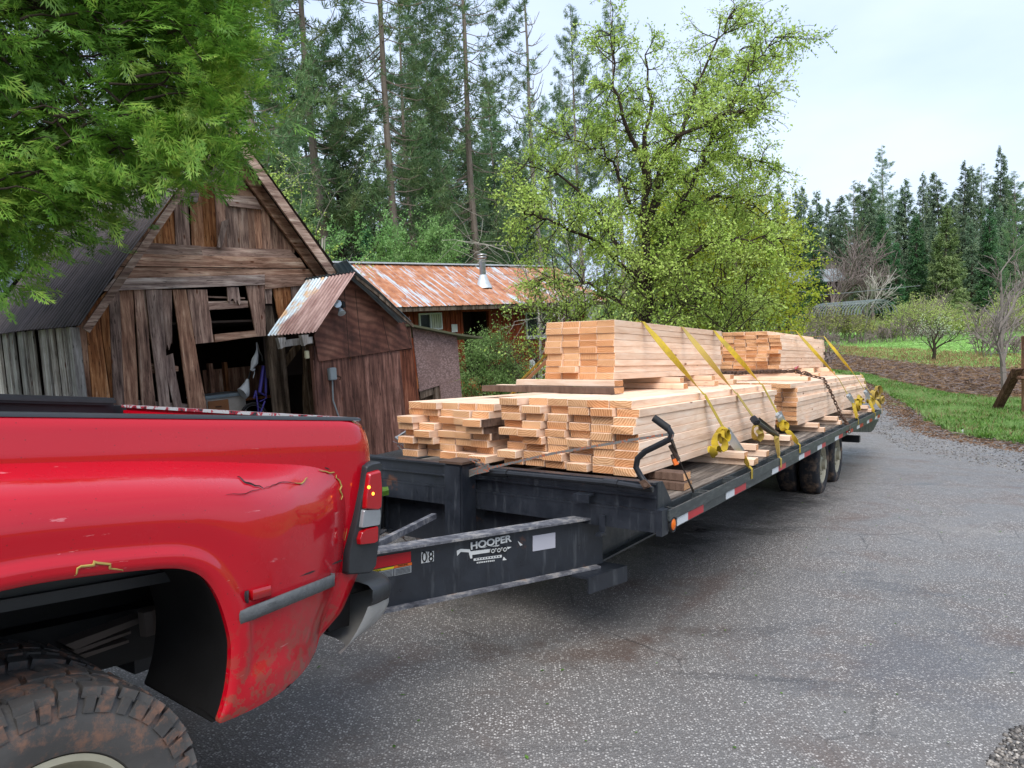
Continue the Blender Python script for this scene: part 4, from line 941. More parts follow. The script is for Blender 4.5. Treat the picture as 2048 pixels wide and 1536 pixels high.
def shed():
    z7=lambda y=0:tz(SF,540,500,3.531,y)
    f=z7(0)
    e=empty('shed',SF,'dark plywood shed with corrugated gable roof beside the barn','shed')
    def gr(q): q=q.copy(); q.z=0; return q
    m=MB(); m.prism([f(545,225),f(600,195),f(690,255),f(930,450),f(1012,690),f(345,787),f(312,600)],(0,.02,0)); m.build('upper_panel',M['plyred'],e)
    m=MB(); bl=f(335,1190);br=f(1060,1060)
    k=bl.z/(f(305,785).z-bl.z); bl2=bl+(bl-f(305,785))*k; br2=br+(br-f(1008,700))*(br.z/(f(1008,700).z-br.z))
    # lower wall in separate sheets
    xs=[305,660,925,1008]
    top=[f(305,780,.03),f(650,740,.03),f(915,712,.03),f(1008,698,.03)]; bot=[bl2,bl2*.5+br2*.5,bl2*.18+br2*.82,br2]
    for i in range(3):
        B=[Vector((bot[i].x+.004,.03,0)),Vector((bot[i+1].x-.004,.03,0))]; m.prism([top[i],top[i+1],B[1],B[0]],(0,.02,0))
    m.build('lower_wall',M['ply'],e)
    # scored grooves: thin battens over the panels
    m=MB()
    for x0,y0,x1,y1 in((520,235,560,770),(600,280,650,760),(790,470,850,740),(930,450,1000,690)): 
        a=f(x0,y0,-.004);b=f(x1,y1,-.004); m.prism([a,a+Vector((.008,0,0)),b+Vector((.008,0,0)),b],(0,.003,0))
    m.build('panel_seams',M['darkboard'],e)
    r=MB(); F=z7(-.3); A=F(602,158);B=F(322,580); Bk=1.2
    d=Vector((0,Bk,.0)); corr(r,A,B,A+d,B+d,pitch=.085,amp=.014); r.build('roof',M['awning'],e,2)
    r=MB(); C=F(770,300); D_=F(1000,520); E_=F(1090,520)
    up=Vector((0,0,.03))
    corr(r,A+up,C+up,A+up+d*1.6,C+up+d*1.6,pitch=.085,amp=.014); corr(r,C+up,D_+up,C+up+d*1.6,D_+up+d*1.6,pitch=.085,amp=.014); 
    r.build('roof_slope',M['roofzinc'],e,2)
    r=MB(); G=z7(-.1); a=G(600,150);b=G(540,70); corr(r,b,a,G(400,118,1.2),G(440,200,1.2),pitch=.085,amp=.016); r.build('ridge_sheet',M['roofzinc'],e,2)
    m=MB(); H_=z7(-.27)
    for a,b,w in(((605,178),(770,308),.05),((770,308),(1010,520),.06)):
        p,q=H_(*a),H_(*b); m.prism([p,q,q-Vector((0,0,w)),p-Vector((0,0,w))],(0,.03,0))
    m.build('rake_board',M['greywood'],e)
    m=MB(); p,q=H_(75,640,.12),H_(300,612,.12); m.prism([p,q,q-Vector((0,0,.09)),p-Vector((0,0,.09))],(0,.05,0))
    for x,y in((85,640),(250,620)):
        p=H_(x-28,y-20);m.prism([p,p+Vector((.11,0,.0)),p+Vector((.10,0,-.12)),p+Vector((.03,0,-.15))],(0,.07,0))
    m.build('rafter',M['whitewash'],e)
    m=MB(); m.box((f(312,640).x,.021,0),(f(312,640).x+.06,.14,1.75)); m.build('door_post',M['ply'],e); m=MB(); m.box((f(1012,690).x+.0,.06,0),(f(1012,690).x+.03,2.6,f(930,450).z-.05)); m.build('side_wall',M['ply'],e)
    # pink strand board lean-to
    OF=SF@Matrix.Translation((0,.15,0)); zo=tz(OF,540,500,3.531,0); L=empty('lean_to',OF,'pale pink strand board lean-to on the right of the shed','shed')
    m=MB(); m.prism([zo(1005,552),zo(1320,600),zo(1345,910),zo(1057,1000)],(0,.015,0)); a,b=zo(1200,955,-.02),zo(1345,915,-.02); c,d2=zo(1360,1012,-.02),zo(1215,1045,-.02); c2=c.copy();c2.z=0;d3=d2.copy();d3.z=0
    m.prism([a,b,c2,d3],(0,.015,0)); m.build('board_wall',M['osb'],L)
    m=MB(); p=[zo(995,522,-.15),zo(1320,588,-.15),zo(1500,612,-.15)]; t=Vector((0,0,-.035)); dd=Vector((-.0,1.6,-.0))
    for i in range(2): m.prism([p[i],p[i+1],p[i+1]+t,p[i]+t],dd if i==0 else (0,.9,.0))
    m.build('roof',M['mossroof'],L)
    m=MB(); a=zo(1060,995,.02);b=zo(1150,970,.02);  m.prism([a,b,b+Vector((0,0,-.12)),a+Vector((0,0,-.14))],(0,.06,0)); a=zo(1160,965,.02);b=zo(1200,955,.02); a2=Vector((a.x+.02,a.y,0));b2=Vector((b.x+.03,b.y,0)); m.prism([a,b,b2,a2],(0,.06,0)); 
    m.box((zo(1057,1000).x,.12,0),(zo(1345,910).x,.15,.9)); m.build('wall_frame',M['greywood'],L)
    # fittings
    fl=tz(SF,540,500,3.531,-.04); E=empty('floodlight',SF,'twin floodlight fixed to the shed gable','lamp')
    m=MB(); q=fl(515,385); m.bevbox((q.x-.03,q.y-.02,q.z-.05),(q.x+.03,q.y+.03,q.z+.05),.01); m.build('bracket',M['rubber'],E)
    for x,y,dx,dz in((475,385,-.05,.02),(500,430,-.02,-.1)):
        q=fl(x,y,-.06); m=MB(); dr=Vector((dx,-.08,dz)).normalized(); m.tube([q-dr*.05,q-dr*.02,q+dr*.05,q+dr*.055],[.02,.035,.06,.0],12); m.build('lamp_head',M['lampglass'],E,True)
    E=empty('junction_box',SF,'grey electrical box with conduit on the lower shed wall','box'); q=fl(435,875,.03); m=MB(); m.bevbox((q.x-.06,q.y-.05,q.z-.09),(q.x+.06,q.y+.02,q.z+.09),.01); m.build('case',M['greybox'],E)
    m=MB(); m.tube([fl(440,910,.03),fl(445,1060,.03),fl(490,1190,.03),Vector((fl(500,1200).x,q.y,.02))],.012,6); m.build('conduit',M['greybox'],E,True)
    m=MB(); m.tube([q+Vector((.06,-.04,-.03)),q+Vector((.12,-.05,-.06)),q+Vector((.1,-.04,-.1))],.014,6); m.build('plug',M['rustmetal'],E,True)
    E=empty('outlet_box',SF,'cream twin outlet hanging on its cable at the barn post','box'); o2=tz(SF,380,660,7.68,-.05); q=o2(1785,380); m=MB(); m.bevbox((q.x-.035,q.y-.03,q.z-.055),(q.x+.035,q.y,q.z+.055),.008,); m.build('case',M['cream'],E)
    m=MB(); m.tube([q+Vector((-.01,0,.05)),o2(1750,260),o2(1680,210),o2(1620,150)],.006,5); m.build('cable',M['rubber'],E,True)
M['osb']=(lambda m:(m.col(m.mix(m.ramp(m.vor(m.vec((1,1,1.6)),26,'F1','Distance'),[(.2,0.),(.7,1.)]),m.ramp(m.noise(m.vec(),3,4),[(.35,hexc('8c716a')),(.65,hexc('a38983'))]),hexc('75605b'))),m.bump(m.vor(m.vec(),26),.3,.006),m.m)[-1])(Mt('strand board',.85,0,.2))
M['mossroof']=plain('mossy felt roof',hexc('55553f'),.9,var=.35); M['lampglass']=plain('lamp glass',hexc('b9c4c8'),.15,.3,bump=0); M['greybox']=plain('grey box',hexc('7d8588'),.5,bump=0); M['cream']=plain('cream plastic',hexc('b5ad8c'),.5,bump=0)
shed()
# ------------------------------------------------------------ long house
HU=Vector((math.cos(R_(42)),math.sin(R_(42)),0)); HF0=frame(at(1000,607,24),HU); q=HF0@hit(HF0,803,607,1,0); HF=frame((q.x,q.y,-.62),HU)
def m_redwood():
    m=Mt('red brown stained boards',.7,0,.3); v=m.vec((14,14,.8)); g=m.noise(v,2,6,.65); z=m.sep(m.co,2)
    lo=m.ramp(z,[(.9,1.),(1.5,0.)]) ; x=m.sep(m.co,0)
    c=m.ramp(g,[(.3,hexc('41190c')),(.5,hexc('7b3316')),(.7,hexc('9a4f2a'))]); c2=m.ramp(g,[(.3,hexc('6d3d20')),(.5,hexc('a86a3c')),(.7,hexc('c99061'))])
    m.col(m.mix(m.math('MULTIPLY',lo,.75),c,c2)); m.bump(g,.3,.01); return m.m
M['redwood']=m_redwood()
def m_rustroof():
    m=Mt('rusted metal roof',.55,.15,.4); v=m.vec((1,.22,.22)); a=m.noise(v,3.3,6,.75); b=m.noise(m.vec((9,.35,.35)),1.5,3,.5); sp=m.sep(m.co,2)
    c=m.ramp(m.noise(m.vec(),4,4),[(.3,hexc('955f44')),(.5,hexc('b27652')),(.7,hexc('c49274'))])
    z=m.math('ADD',m.math('MULTIPLY',a,.55),m.math('MULTIPLY',b,.5)); c=m.mix(m.ramp(z,[(.55,0.),(.60,1.)]),c,hexc('b9c4cd')); 
    m.col(c); m.bump(a,.15,.01); return m.m
M['rustroof']=m_rustroof(); M['white']=plain('white paint',hexc('c5c7c6'),.5,var=.1,bump=0); M['brownpaint']=plain('dark brown paint',hexc('4a332c'),.7,var=.25)
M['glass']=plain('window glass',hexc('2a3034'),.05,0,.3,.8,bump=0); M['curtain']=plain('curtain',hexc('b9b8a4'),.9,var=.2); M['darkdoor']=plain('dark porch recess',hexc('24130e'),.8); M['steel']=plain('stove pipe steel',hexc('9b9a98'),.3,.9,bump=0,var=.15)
M['galv']=plain('galvanised flashing',hexc('c3cace'),.5,.3,bump=0)
def house():
    e=empty('house',HF,'long low red brown house with rusty ribbed metal roof','house')
    f=tz(HF,880,560,6.4,0); f7=tz(HF,540,500,3.531,0)
    ev=hit(HF,806,612,1,-.55); rg=hit(HF,707,527,0,ev.x); zt=ev.z-.12; x1=hit(HF,1212,600,1,-.55).x; x0=-7.5
    dy=rg.y-ev.y; dz=rg.z-ev.z; print('house roof',ev,rg,x1)
    # wall with openings: strips between windows
    W=[]; a=f7(1045,448);b=f7(1215,560); W.append((a.x,b.x,b.z,a.z)); a=f(1085,420);b=f(1405,712); W.append((a.x,b.x,b.z,a.z))
    Dr=(f(285,400).x,f(640,700).x,.75,zt-.1)
    ops=sorted(W+[Dr]); m=MB(); x=x0
    for (a,b,c,d) in ops:
        m.box((x,0,0),(a,.12,zt)); m.box((a,0,0),(b,.12,c)); m.box((a,0,d),(b,.12,zt)); x=b
    m.box((x,0,0),(x1-.6,.12,zt))
    # battens
    k=x0+.1
    while k<x1-.6:
        seg=[(.35,zt)]
        for (a,b,c,d) in ops:
            if a-.05<k<b+.02: seg=[(.35,c-.05)]
        for z0,z1 in seg:
            if z1>z0: m.box((k,-.03,z0),(k+.05,-.0,z1))
        k+=.2
    m.build('wall',M['redwood'],e)
    m=MB(); m.box((x0,4.5,0),(x1-.6,4.6,zt)); m.box((x0,.1,0),(x0+.1,4.5,zt)); m.box((x1-.7,.12,0),(x1-.6,4.5,zt)); m.build('back_wall',M['redwood'],e)
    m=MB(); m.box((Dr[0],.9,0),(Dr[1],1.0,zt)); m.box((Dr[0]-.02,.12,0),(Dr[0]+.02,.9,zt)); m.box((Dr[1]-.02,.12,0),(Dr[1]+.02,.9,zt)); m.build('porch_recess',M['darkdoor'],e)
    for i,(a,b,c,d) in enumerate(W):
        m=MB(); t=.05
        for bx in(((a,-.05,c),(a+t,.06,d)),((b-t,-.05,c),(b,.06,d)),((a+t,-.05,c),(b-t,.06,c+t)),((a+t,-.05,d-t),(b-t,.06,d)),(((a+b)/2-.025,-.045,c+t),((a+b)/2+.025,.05,d-t))): m.box(*bx)
        if i==1: m.box((a-.04,-.09,c-.07),(b+.04,.0,c-.002))
        w=m.build('window',M['white'],e); m=MB(); m.box((a+t,.0,c+t),(b-t,.01,d-t)); m.build('pane',M['glass'],w)
        m=MB(); G=[[Vector((a+(b-a)*(.55+.4*u/12),.0-.004+.006*math.sin(u*2),z)) for u in range(13)] for z in(c+t,d-t)] if i==0 else None
        if G: m.sheet(G); m.build('curtain',M['curtain'],w,True)
        m=MB(); m.box((a,.5,c-.3),(b,.55,d+.2)); m.build('room_wall',M['darkboard'],w)
    r=MB(); P=0.28; xs=[];x=x0
    prof=[(0,0),(.09,0),(.105,.02),(.135,.02),(.15,0),(P,0)]
    nt=[]; 
    while x<x1:
        for a,h in prof[:-1]: nt.append((x+a,h))
        x+=P
    nt.append((x1,0)); n=Vector((0,-dz,dy)).normalized()
    G=[[Vector((a,ev.y+dy*t,ev.z+dz*t))+n*h for a,h in nt] for t in(-.02,.25,.5,.75,1)]
    r.sheet(G); r.sheet([[Vector((x0,rg.y,rg.z+.01)),Vector((x1,rg.y,rg.z+.01))],[Vector((x0,rg.y+dy,ev.z)),Vector((x1,rg.y+dy,ev.z))]]); r.build('roof',M['rustroof'],e)
    m=MB(); m.box((x0,ev.y-.02,ev.z-.17),(x1,ev.y+.02,ev.z-.02)); m.build('fascia',M['greywood'],e)
    m=MB(); m.sheet([[Vector((x0,ev.y+.02,ev.z-.1)),Vector((x1,ev.y+.02,ev.z-.1))],[Vector((x0,.02,ev.z-.08)),Vector((x1,.02,ev.z-.08))]])
    m.build('soffit',M['brownpaint'],e)
    m=MB(); m.box((x0,rg.y-.14,rg.z-.0),(x1,rg.y+.14,rg.z+.05)); m.build('ridge_cap',M['galv'],e)
    # gable end
    m=MB(); m.prism([Vector((x1-.6,-.0,zt)),Vector((x1-.6,rg.y,rg.z-.05)),Vector((x1-.6,rg.y+dy-.4,zt))],(.02,0,0)); m.build('gable',M['redwood'],e)
    # stove pipe
    c=hit(HF,968,583,1,ev.y+dy*.45); c=Vector((c.x,ev.y+dy*.45,ev.z+dz*.45)); hp=hit(HF,964,512,1,c.y).z-c.z
    S_=empty('stove_pipe',HF@Matrix.Translation(c),'shiny steel stove pipe with rain cap on the rusty roof','chimney')
    m=MB(); m.tube([(0,0,-.15),(0,0,hp*.98)],.11,14); m.build('pipe',M['steel'],S_,True); m=MB(); m.lathe([(.3,-.1),(.25,.0),(.13,.32),(.12,.36)],16,'z'); m.box((-.35,-.45,-.17),(.35,.3,-.1),Matrix.Rotation(math.atan2(dz,dy),4,'X')); m.build('flashing',M['galv'],S_,2)
    m=MB(); m.lathe([(.11,hp*.9),(.16,hp*.92),(.16,hp*.96),(.12,hp*.97),(.17,hp),(.17,hp+.05),(.0,hp+.1)],16,'z'); m.build('cap',M['steel'],S_,2)
    # paper notice
    a=f(135,570);b=f(215,665); n=MB(); n.box((a.x,-.05,b.z),(b.x,-.032,a.z)); P_=n.build('notice',M['white'],None); P_.matrix_world=HF; tag(P_,'white paper notice pinned left of the dark porch','sign')
    for k in range(4):
        pass
    # steps with railing
    st=empty('steps',HF,'dark brown wooden steps with handrail up to the porch','steps'); T=tz(HF,880,560,6.4,-1.3)
    xa=T(880,1100).x; xb=T(1230,1100).x; m=MB()
    zs=[T(1000,y).z for y in(1325,1290,1250,1210,1170,1130,1095,1070)]
    for k,z in enumerate(zs): m.box((xa-.2+k*.02,-1.35+k*.12,z-.07),(xb,-1.25+k*.12+.1,z-.02)); m.box((xa-.2+k*.02,-1.2+k*.12,max(0,z-.25)),(xb,-1.17+k*.12,z-.075))
    m.build('treads',M['brownpaint'],st); m=MB()
    for x,y0,y1 in((955,1060,1330),(1240,1010,1260),(890,1050,1330),(870,850,1050)):
        a=T(x,y0,-.1); m.box((a.x-.05,a.y-.05,0),(a.x+.05,a.y+.05,a.z))
    m.tube([T(1120,830,-.1),T(1245,1020,-.1)],.035,6); m.tube([T(860,890,-.1),T(980,1075,-.1)],.035,6); m.build('railing',M['brownpaint'],st)
    # garden chair, boards, pots
    ch=empty('garden_chair',HF,'white garden chair standing under the big house window','chair'); C_=tz(HF,880,560,6.4,-.9); a=C_(1165,1250);b=C_(1225,1000)
    m=MB(); 
    for i in range(4): xx=a.x+i*.14; m.box((xx,-.9,.45),(xx+.1,-.86,b.z-.03*abs(i-1.5)))
    m.box((a.x,-1.3,.42),(a.x+.55,-.88,.46)); 
    for dx in(0,.5):
        for yy in(-1.28,-.92): m.box((a.x+dx,yy,0),(a.x+dx+.05,yy+.05,.62))
    m.box((a.x-.02,-1.32,.62),(a.x+.08,-.85,.65)); m.box((a.x+.48,-1.32,.62),(a.x+.58,-.85,.65)); m.build('seat',M['white'],ch)
    tb=empty('garden_table',HF,'white slatted garden table beside the chair','table'); a=C_(1300,1120);b=C_(1420,1195); m=MB(); m.box((a.x,-1.2,a.z-.06),(a.x+1.3,-.6,a.z)); m.box((a.x-.1,-1.5,b.z-.04),(a.x+1.3,-1.2,b.z)); m.build('top',M['white'],tb)
    m=MB()
    for dx in(.1,1.1): m.box((a.x+dx,-.95,0),(a.x+dx+.08,-.87,a.z-.06)); 
    m.build('leg',M['rubber'],tb)
    for i,(px,py,r,h,mt,lb) in enumerate(((875,1330,.16,.3,'rubber','black plant pot with seedlings beside the steps'),(725,1320,.09,.14,'cream','small pale pot at the lawn edge'),(800,1310,.1,.2,'rustmetal','brown bottle shaped pot among the plants by the steps'))):
        p_=C_(px,py,-.6); E=empty('plant_pot',HF@Matrix.Translation((p_.x,p_.y,0)),lb,'pot'); m=MB(); m.lathe([(0,0),(r*.8,0),(r,h),(r*.9,h),(r*.85,h-.03),(0,h-.03)],14,'z'); m.build('pot',M[mt],E,2)
        V,F=leaves_at(rng(i),[(np.array([0,0,h+.1]),np.array([0,0,1.]))]*14,5,.09,.5,.09); link('plant',np_mesh('plant',V,F,M['shrub']),E)
house()
# leaning plank by the lumber is a brown timber prop in the yard
def prop():
    a=at(1103,712,12.5);b=at(1045,768,12.2); d=(a-b); b2=b-d*(b.z-gz(b.x,b.y))/d.z; m=MB(); m.tube([b2,a+d*.3],.035,4); o=m.build('timber_prop',M['drawer']); tag(o,'orange brown timber leaning in front of the house steps','timber')
prop()
def posts():
    # utility pole and pale post behind the lumber
    x,y=pxp(1473,20); e=empty('pole',(x,y,gz(x,y)-.1),'grey wooden pole standing behind the rear lumber','pole'); h=at(1473,515,20).z-gz(x,y)+.1; m=MB(); m.tube([(0,0,0),(0,0,h)],[.075,.06],9); m.build('shaft',M['greywood'],e,True); m=MB(); m.box((-.08,-.1,h-.5),(-.02,-.06,h-.3)); m.build('bracket',M['rustmetal'],e)
    x,y=pxp(1179,21); e=empty('post',(x,y,gz(x,y)),'white square porch post at the far end of the house','post'); h=at(1178,592,21).z-gz(x,y); m=MB(); m.bevbox((-.07,-.07,0),(.07,.07,h),.01); m.build('shaft',M['white'],e); m=MB(); m.box((-.1,-.1,h),(.1,.1,h+.04)); m.build('cap',M['white'],e)
    # fence post and brace at right edge
    D=18.8; x,y=pxp(2052,D); z0=gz(x,y); h=at(2046,672,D).z-z0; e=empty('fence_post',(x,y,z0-.05),'dark upright fence post at the right edge','fence post'); m=MB(); m.bevbox((-.085,-.085,0),(.085,.085,h+.05),.015); m.build('shaft',M['barnwood'],e)
    T=at(2040,738,D-.1); T2=at(1997,820,D+.9); d=T-T2; b=T2-d*((T2.z-gz(T2.x,T2.y)+.03)/d.z); m=MB(); mm=frame(b,Vector((1,0,0)))
    w=Vector((.11,0,0)); k=Vector((0,.16,0)); m.prism([b-w,b+w,T+w,T-w],k); o=m.build('brace_post',M['railwood']); tag(o,'brown timber brace leaning against the fence post','post')
    m=MB(); m.tube([T+Vector((-.1,-.05,-.22)),T+Vector((.8,-.05,-.4))],.05,7); o=m.build('fence_rail',M['railwood'],None,True); tag(o,'short round rail joining the brace to the fence post','rail')
    # wires
    m=MB(); q=at(2048,705,10.2)
    for py0,py1 in((707,704),(748,742)):
        m.tube([at(1975,py0,22),at(2049,py1,18.7)],.006,3)
    o=m.build('fence_wire',M['steel']); tag(o,'thin fence wires running to the right fence post','wire')
    m=MB(); P=[at(1560,574,60),at(1640,590,62),at(1700,585,64),at(1760,579,66),at(1840,571,69)]; m.tube(P,.03,4); o=m.build('power_line',M['steel']); tag(o,'pale sagging cable across the meadow edge','cable')
    for i,(px,py,L,rz,lb) in enumerate(((1968,778,.9,.3,'white plastic pipe lying at the end of the brown strip'),(2010,775,1.6,.05,'long pale pipe lying behind the brace post'),(1925,870,.25,.9,'small white scrap in the verge grass'))):
        p=gpt(px,py); m=MB(); m.tube([p+Vector((-L/2*math.cos(rz),-L/2*math.sin(rz),.06)),p+Vector((L/2*math.cos(rz),L/2*math.sin(rz),.08))],.025,7); o=m.build('pipe',M['white']); tag(o,lb,'pipe' if i<2 else 'litter')
M['railwood']=old_wood('brown rails',[hexc('3a241a'),hexc('5d3f2f'),hexc('7a5843'),hexc('94745c')])
posts()
def hoops():
    a=gpt(1650,628); A=at(1650,632,76);B=at(1758,632,68); e=empty('hoop_house',Matrix.Translation((A.x,A.y,A.z)),'white hoop house frame in the brush beyond the field','hoop house'); d=Vector((B.x-A.x,B.y-A.y,0)); n=Vector((-d.y,d.x,0)).normalized(); m=MB(); r=2.0
    H=at(1700,603,72).z-A.z
    for k in range(19):
        o=(d*k/18); m.tube([o+n*r*math.cos(t)+Vector((0,0,(A.z*0)+H*1.0*math.sin(t))) for t in np.linspace(0,math.pi,13)],.035,4)
    m.build('hoops',M['greybox'],e,True); m=MB()
    for t in(.9,1.57,2.2): m.tube([n*r*math.cos(t)+Vector((0,0,(A.z*0)+H*1.0*math.sin(t))),d+n*r*math.cos(t)+Vector((0,0,(A.z*0)+H*1.0*math.sin(t)))],.03,4)
    m.build('purlins',M['white'],e)
    A=at(1600,568,95); z=gz(A.x,A.y); e=empty('far_shed',Matrix.Translation((A.x,A.y,z)),'low dark shed with pale roof at the wood edge behind the hoop frames','shed'); h=at(1620,549,95).z-z; m=MB(); m.box((-1.5,0,0),(5.5,3,h*.8)); m.build('wall',M['darkboard'],e); m=MB(); m.prism([(-2,-.6,h*.8),(6,-.6,h*.8),(6,1.5,h*1.1),(-2,1.5,h*1.1)],(0,0,.1)); m.prism([(-2,1.5,h*1.1),(6,1.5,h*1.1),(6,3.6,h*.8),(-2,3.6,h*.8)],(0,0,.1)); m.build('roof',M['greybox'],e)
hoops()
# dry tangle and wire netting behind the trailer's front
def tangle():
    g=rng(41); p=at(800,880,6.6); z=gz(p.x,p.y); m=MB(); st=[]
    mb,en=branching(43,2,.35,.008,None,.9,[3,3],.4,[((g.normal()*.28,g.normal()*.25,g.uniform(0,.25)),g.normal(size=3)+np.array([0,0,.5]),.3,.007) for k in range(46)],.5,.7,.6,.002)
    o=mb.build('brush_pile',M['twigred'],m=Matrix.Translation((p.x,p.y,z))); tag(o,'heap of thin dry twigs behind the trailer front',kind='stuff')
    m=MB(); m.tube([at(792,876,6.4),at(822,857,6.5)],.012,6); m.tube([at(790,874,6.4),at(812,890,6.4)],.012,6)
    for k in range(14):
        a=at(795+k*3.2,868+g.uniform(-6,10),6.45); m.tube([a,a+Vector((g.normal()*.06,0,-.08)),a+Vector((g.normal()*.08,0,-.16))],.003,3)
    o=m.build('wire_gate',M['steel']); tag(o,'bent grey pipe and wire netting behind the left lumber stack','netting')
tangle()
# ------------------------------------------------------------ trailer
def m_black():
    m=Mt('worn black paint',.38,.0,.5); v=m.vec(); a=m.noise(v,7,6,.75); b=m.noise(m.vec((9,9,1.2)),3,5,.6); r=m.noise(m.vec(),3.3,6,.7)
    c=m.mix(a,hexc('121418'),hexc('2a2f38')); c=m.mix(m.ramp(b,[(.57,0.),(.75,.4)]),c,hexc('5d6165')); c=m.mix(m.ramp(r,[(.63,0.),(.7,.8)]),c,hexc('5c3a28'))
    m.col(c); m.rough(m.ramp(a,[(.3,.25),(.7,.6)])); m.bump(a,.15,.004); return m.m
M['black']=m_black()
def m_flange():
    m=Mt('scraped flange',.6,0,.4); a=m.noise(m.vec(),9,6,.75); m.col(m.ramp(a,[(.35,hexc('34343a')),(.5,hexc('5f6066')),(.6,hexc('8f8c8a')),(.7,hexc('7a5c4a'))])); m.bump(a,.4,.006); return m.m
M['flange']=m_flange()
M['rail']=(lambda m:(m.col(m.mix(m.ramp(m.noise(m.vec((1,1,6)),6,6,.75),[(.48,0.),(.75,.7)]),hexc('33383a'),hexc('6d706e'))),m.m)[-1])(Mt('grey worn rail',.45,.1))
def m_deck():
    m=Mt('weathered deck planks',.85,0,.25); y=m.sep(m.co,1); v=m.vec((.5,9,3)); g=m.noise(v,3,8,.7,.3)
    c=m.ramp(g,[(.3,hexc('2f2925')),(.5,hexc('655b52')),(.65,hexc('94897d')),(.8,hexc('aaa093'))]); fr=m.math('FRACT',m.math('MULTIPLY',y,6.2)); c=m.mix(m.ramp(fr,[(.0,1.),(.05,0.)]),c,hexc('15110e')); m.col(c); m.bump(g,.5,.01); return m.m
M['deck']=m_deck()
M['tapewhite']=plain('white reflective tape',hexc('c9cdd0'),.3,bump=0,var=.08); M['tapered']=plain('red reflective tape',hexc('b01622'),.3,bump=0,var=.12)
M['amber']=plain('amber lens',hexc('e06a10'),.2,bump=0); M['redlens']=plain('red lens',hexc('a00b14'),.08,0,.15,3,bump=0,spec=.8); M['clearlens']=plain('grey clear lens',hexc('8b8f92'),.1,.2,.35,14,bump=0,spec=.8)
M['iron']=plain('dark oiled iron',hexc('2b2c2f'),.35,.4,var=.4,sc=18); M['rustiron']=plain('rusted iron',hexc('5a4538'),.7,.3,var=.5,sc=25)
M['tyre']=(lambda m:(m.col(m.mix(m.ramp(m.noise(m.vec(),6,6,.7),[(.5,0.),(.68,.85)]),hexc('26262a'),hexc('7a6554'))),m.bump(m.noise(m.vec(),30),.2,.004),m.m)[-1])(Mt('dusty tyre',.75,0,.3))
M['rimcream']=plain('cream rim',hexc('a09a86'),.5,.1,var=.3,sc=6)
M['ink']=plain('black ink',hexc('111111'),.6,bump=0); M['yellowlab']=plain('yellow label',hexc('d6c21c'),.5,bump=0); M['orangelab']=plain('orange label',hexc('d2641c'),.5,bump=0); M['greylab']=plain('grey label',hexc('8d9092'),.5,var=.1,bump=0); M['platelab']=plain('blank plate',hexc('a9a9b3'),.45,var=.06,bump=0)
TX0,TX1,TW=0.0,9.33,2.59
TXT=[]
def text(s,m,size,mat,parent,name='lettering',ext=.001,sx=1,shear=0):
    cu=bpy.data.curves.new(name,'FONT'); cu.body=s; cu.size=size; cu.extrude=ext; cu.align_x='CENTER'; cu.align_y='CENTER'; cu.shear=shear; cu.materials.append(M[mat])
    o=bpy.data.objects.new(name,cu); COL.objects.link(o); o.parent=parent; TXT.append(o); o.matrix_local=m@Matrix.Diagonal((sx,1,1,1)); return o
def wheel(parent,name,m0,r,wd,rimr,mt_t,mt_r,tread=0,lug=6,face=.02,seg=48):
    # axis along local y; outer face at y=0, tyre extends to +wd
    m=MB(); s=.018
    prof=[(rimr+.005,.03),(rimr+.02,.005),(rimr+(r-rimr)*.45,-.012),(r-.035,.0),(r-.012,.012),(r,.03),(r+.002,wd/2),(r,wd-.03),(r-.012,wd-.012),(r-.035,wd),(rimr+.03,wd+.008),(rimr,wd-.03)]
    m.lathe(prof,seg)
    if tread:
        for k in range(tread):
            for row,(ya,yb,ph) in enumerate(((.0,wd*.24,0),(wd*.28,wd*.47,.5),(wd*.53,wd*.72,0),(wd*.76,wd,.5))):
                t=2*math.pi*(k+ph+.1*math.sin(k*2.3+row))/tread; q=Matrix.Translation((r*math.cos(t),0,r*math.sin(t)))@Matrix.Rotation(-t,4,'Y')
                hw=2*math.pi*r/tread*.42; sh=-.012 if row in(0,3) else 0
                m.box((-.012+sh*.5,ya,-hw),(.012+sh*.35,yb,hw),q@Matrix.Rotation((.25 if row%2 else -.2),4,'X'))
                if row==0: m.box((-.05,-.008,-hw*(.55+.35*(k%2))),(-.012,.01,hw*(.55+.35*(k%2))),q)
    e=m.build(name,[mt_t],parent,2 if not tread else True); e.matrix_local=m0
    m=MB(); m.lathe([(rimr+.012,.02),(rimr+.015,.008),(rimr,.004),(rimr-.012,.02),(rimr-.02,.05),(rimr*.78,.075),(rimr*.7,.05),(rimr*.45,.04),(rimr*.42,.02),(rimr*.3,.01),(rimr*.28,-.03),(0,-.035)],seg)
    for k in range(lug):
        t=2*math.pi*k/lug; m.tube([(rimr*.55*math.cos(t),.045,rimr*.55*math.sin(t)),(rimr*.55*math.cos(t),.015,rimr*.55*math.sin(t))],.012,6)
    m.build('rim',[mt_r],e,True)
    return e
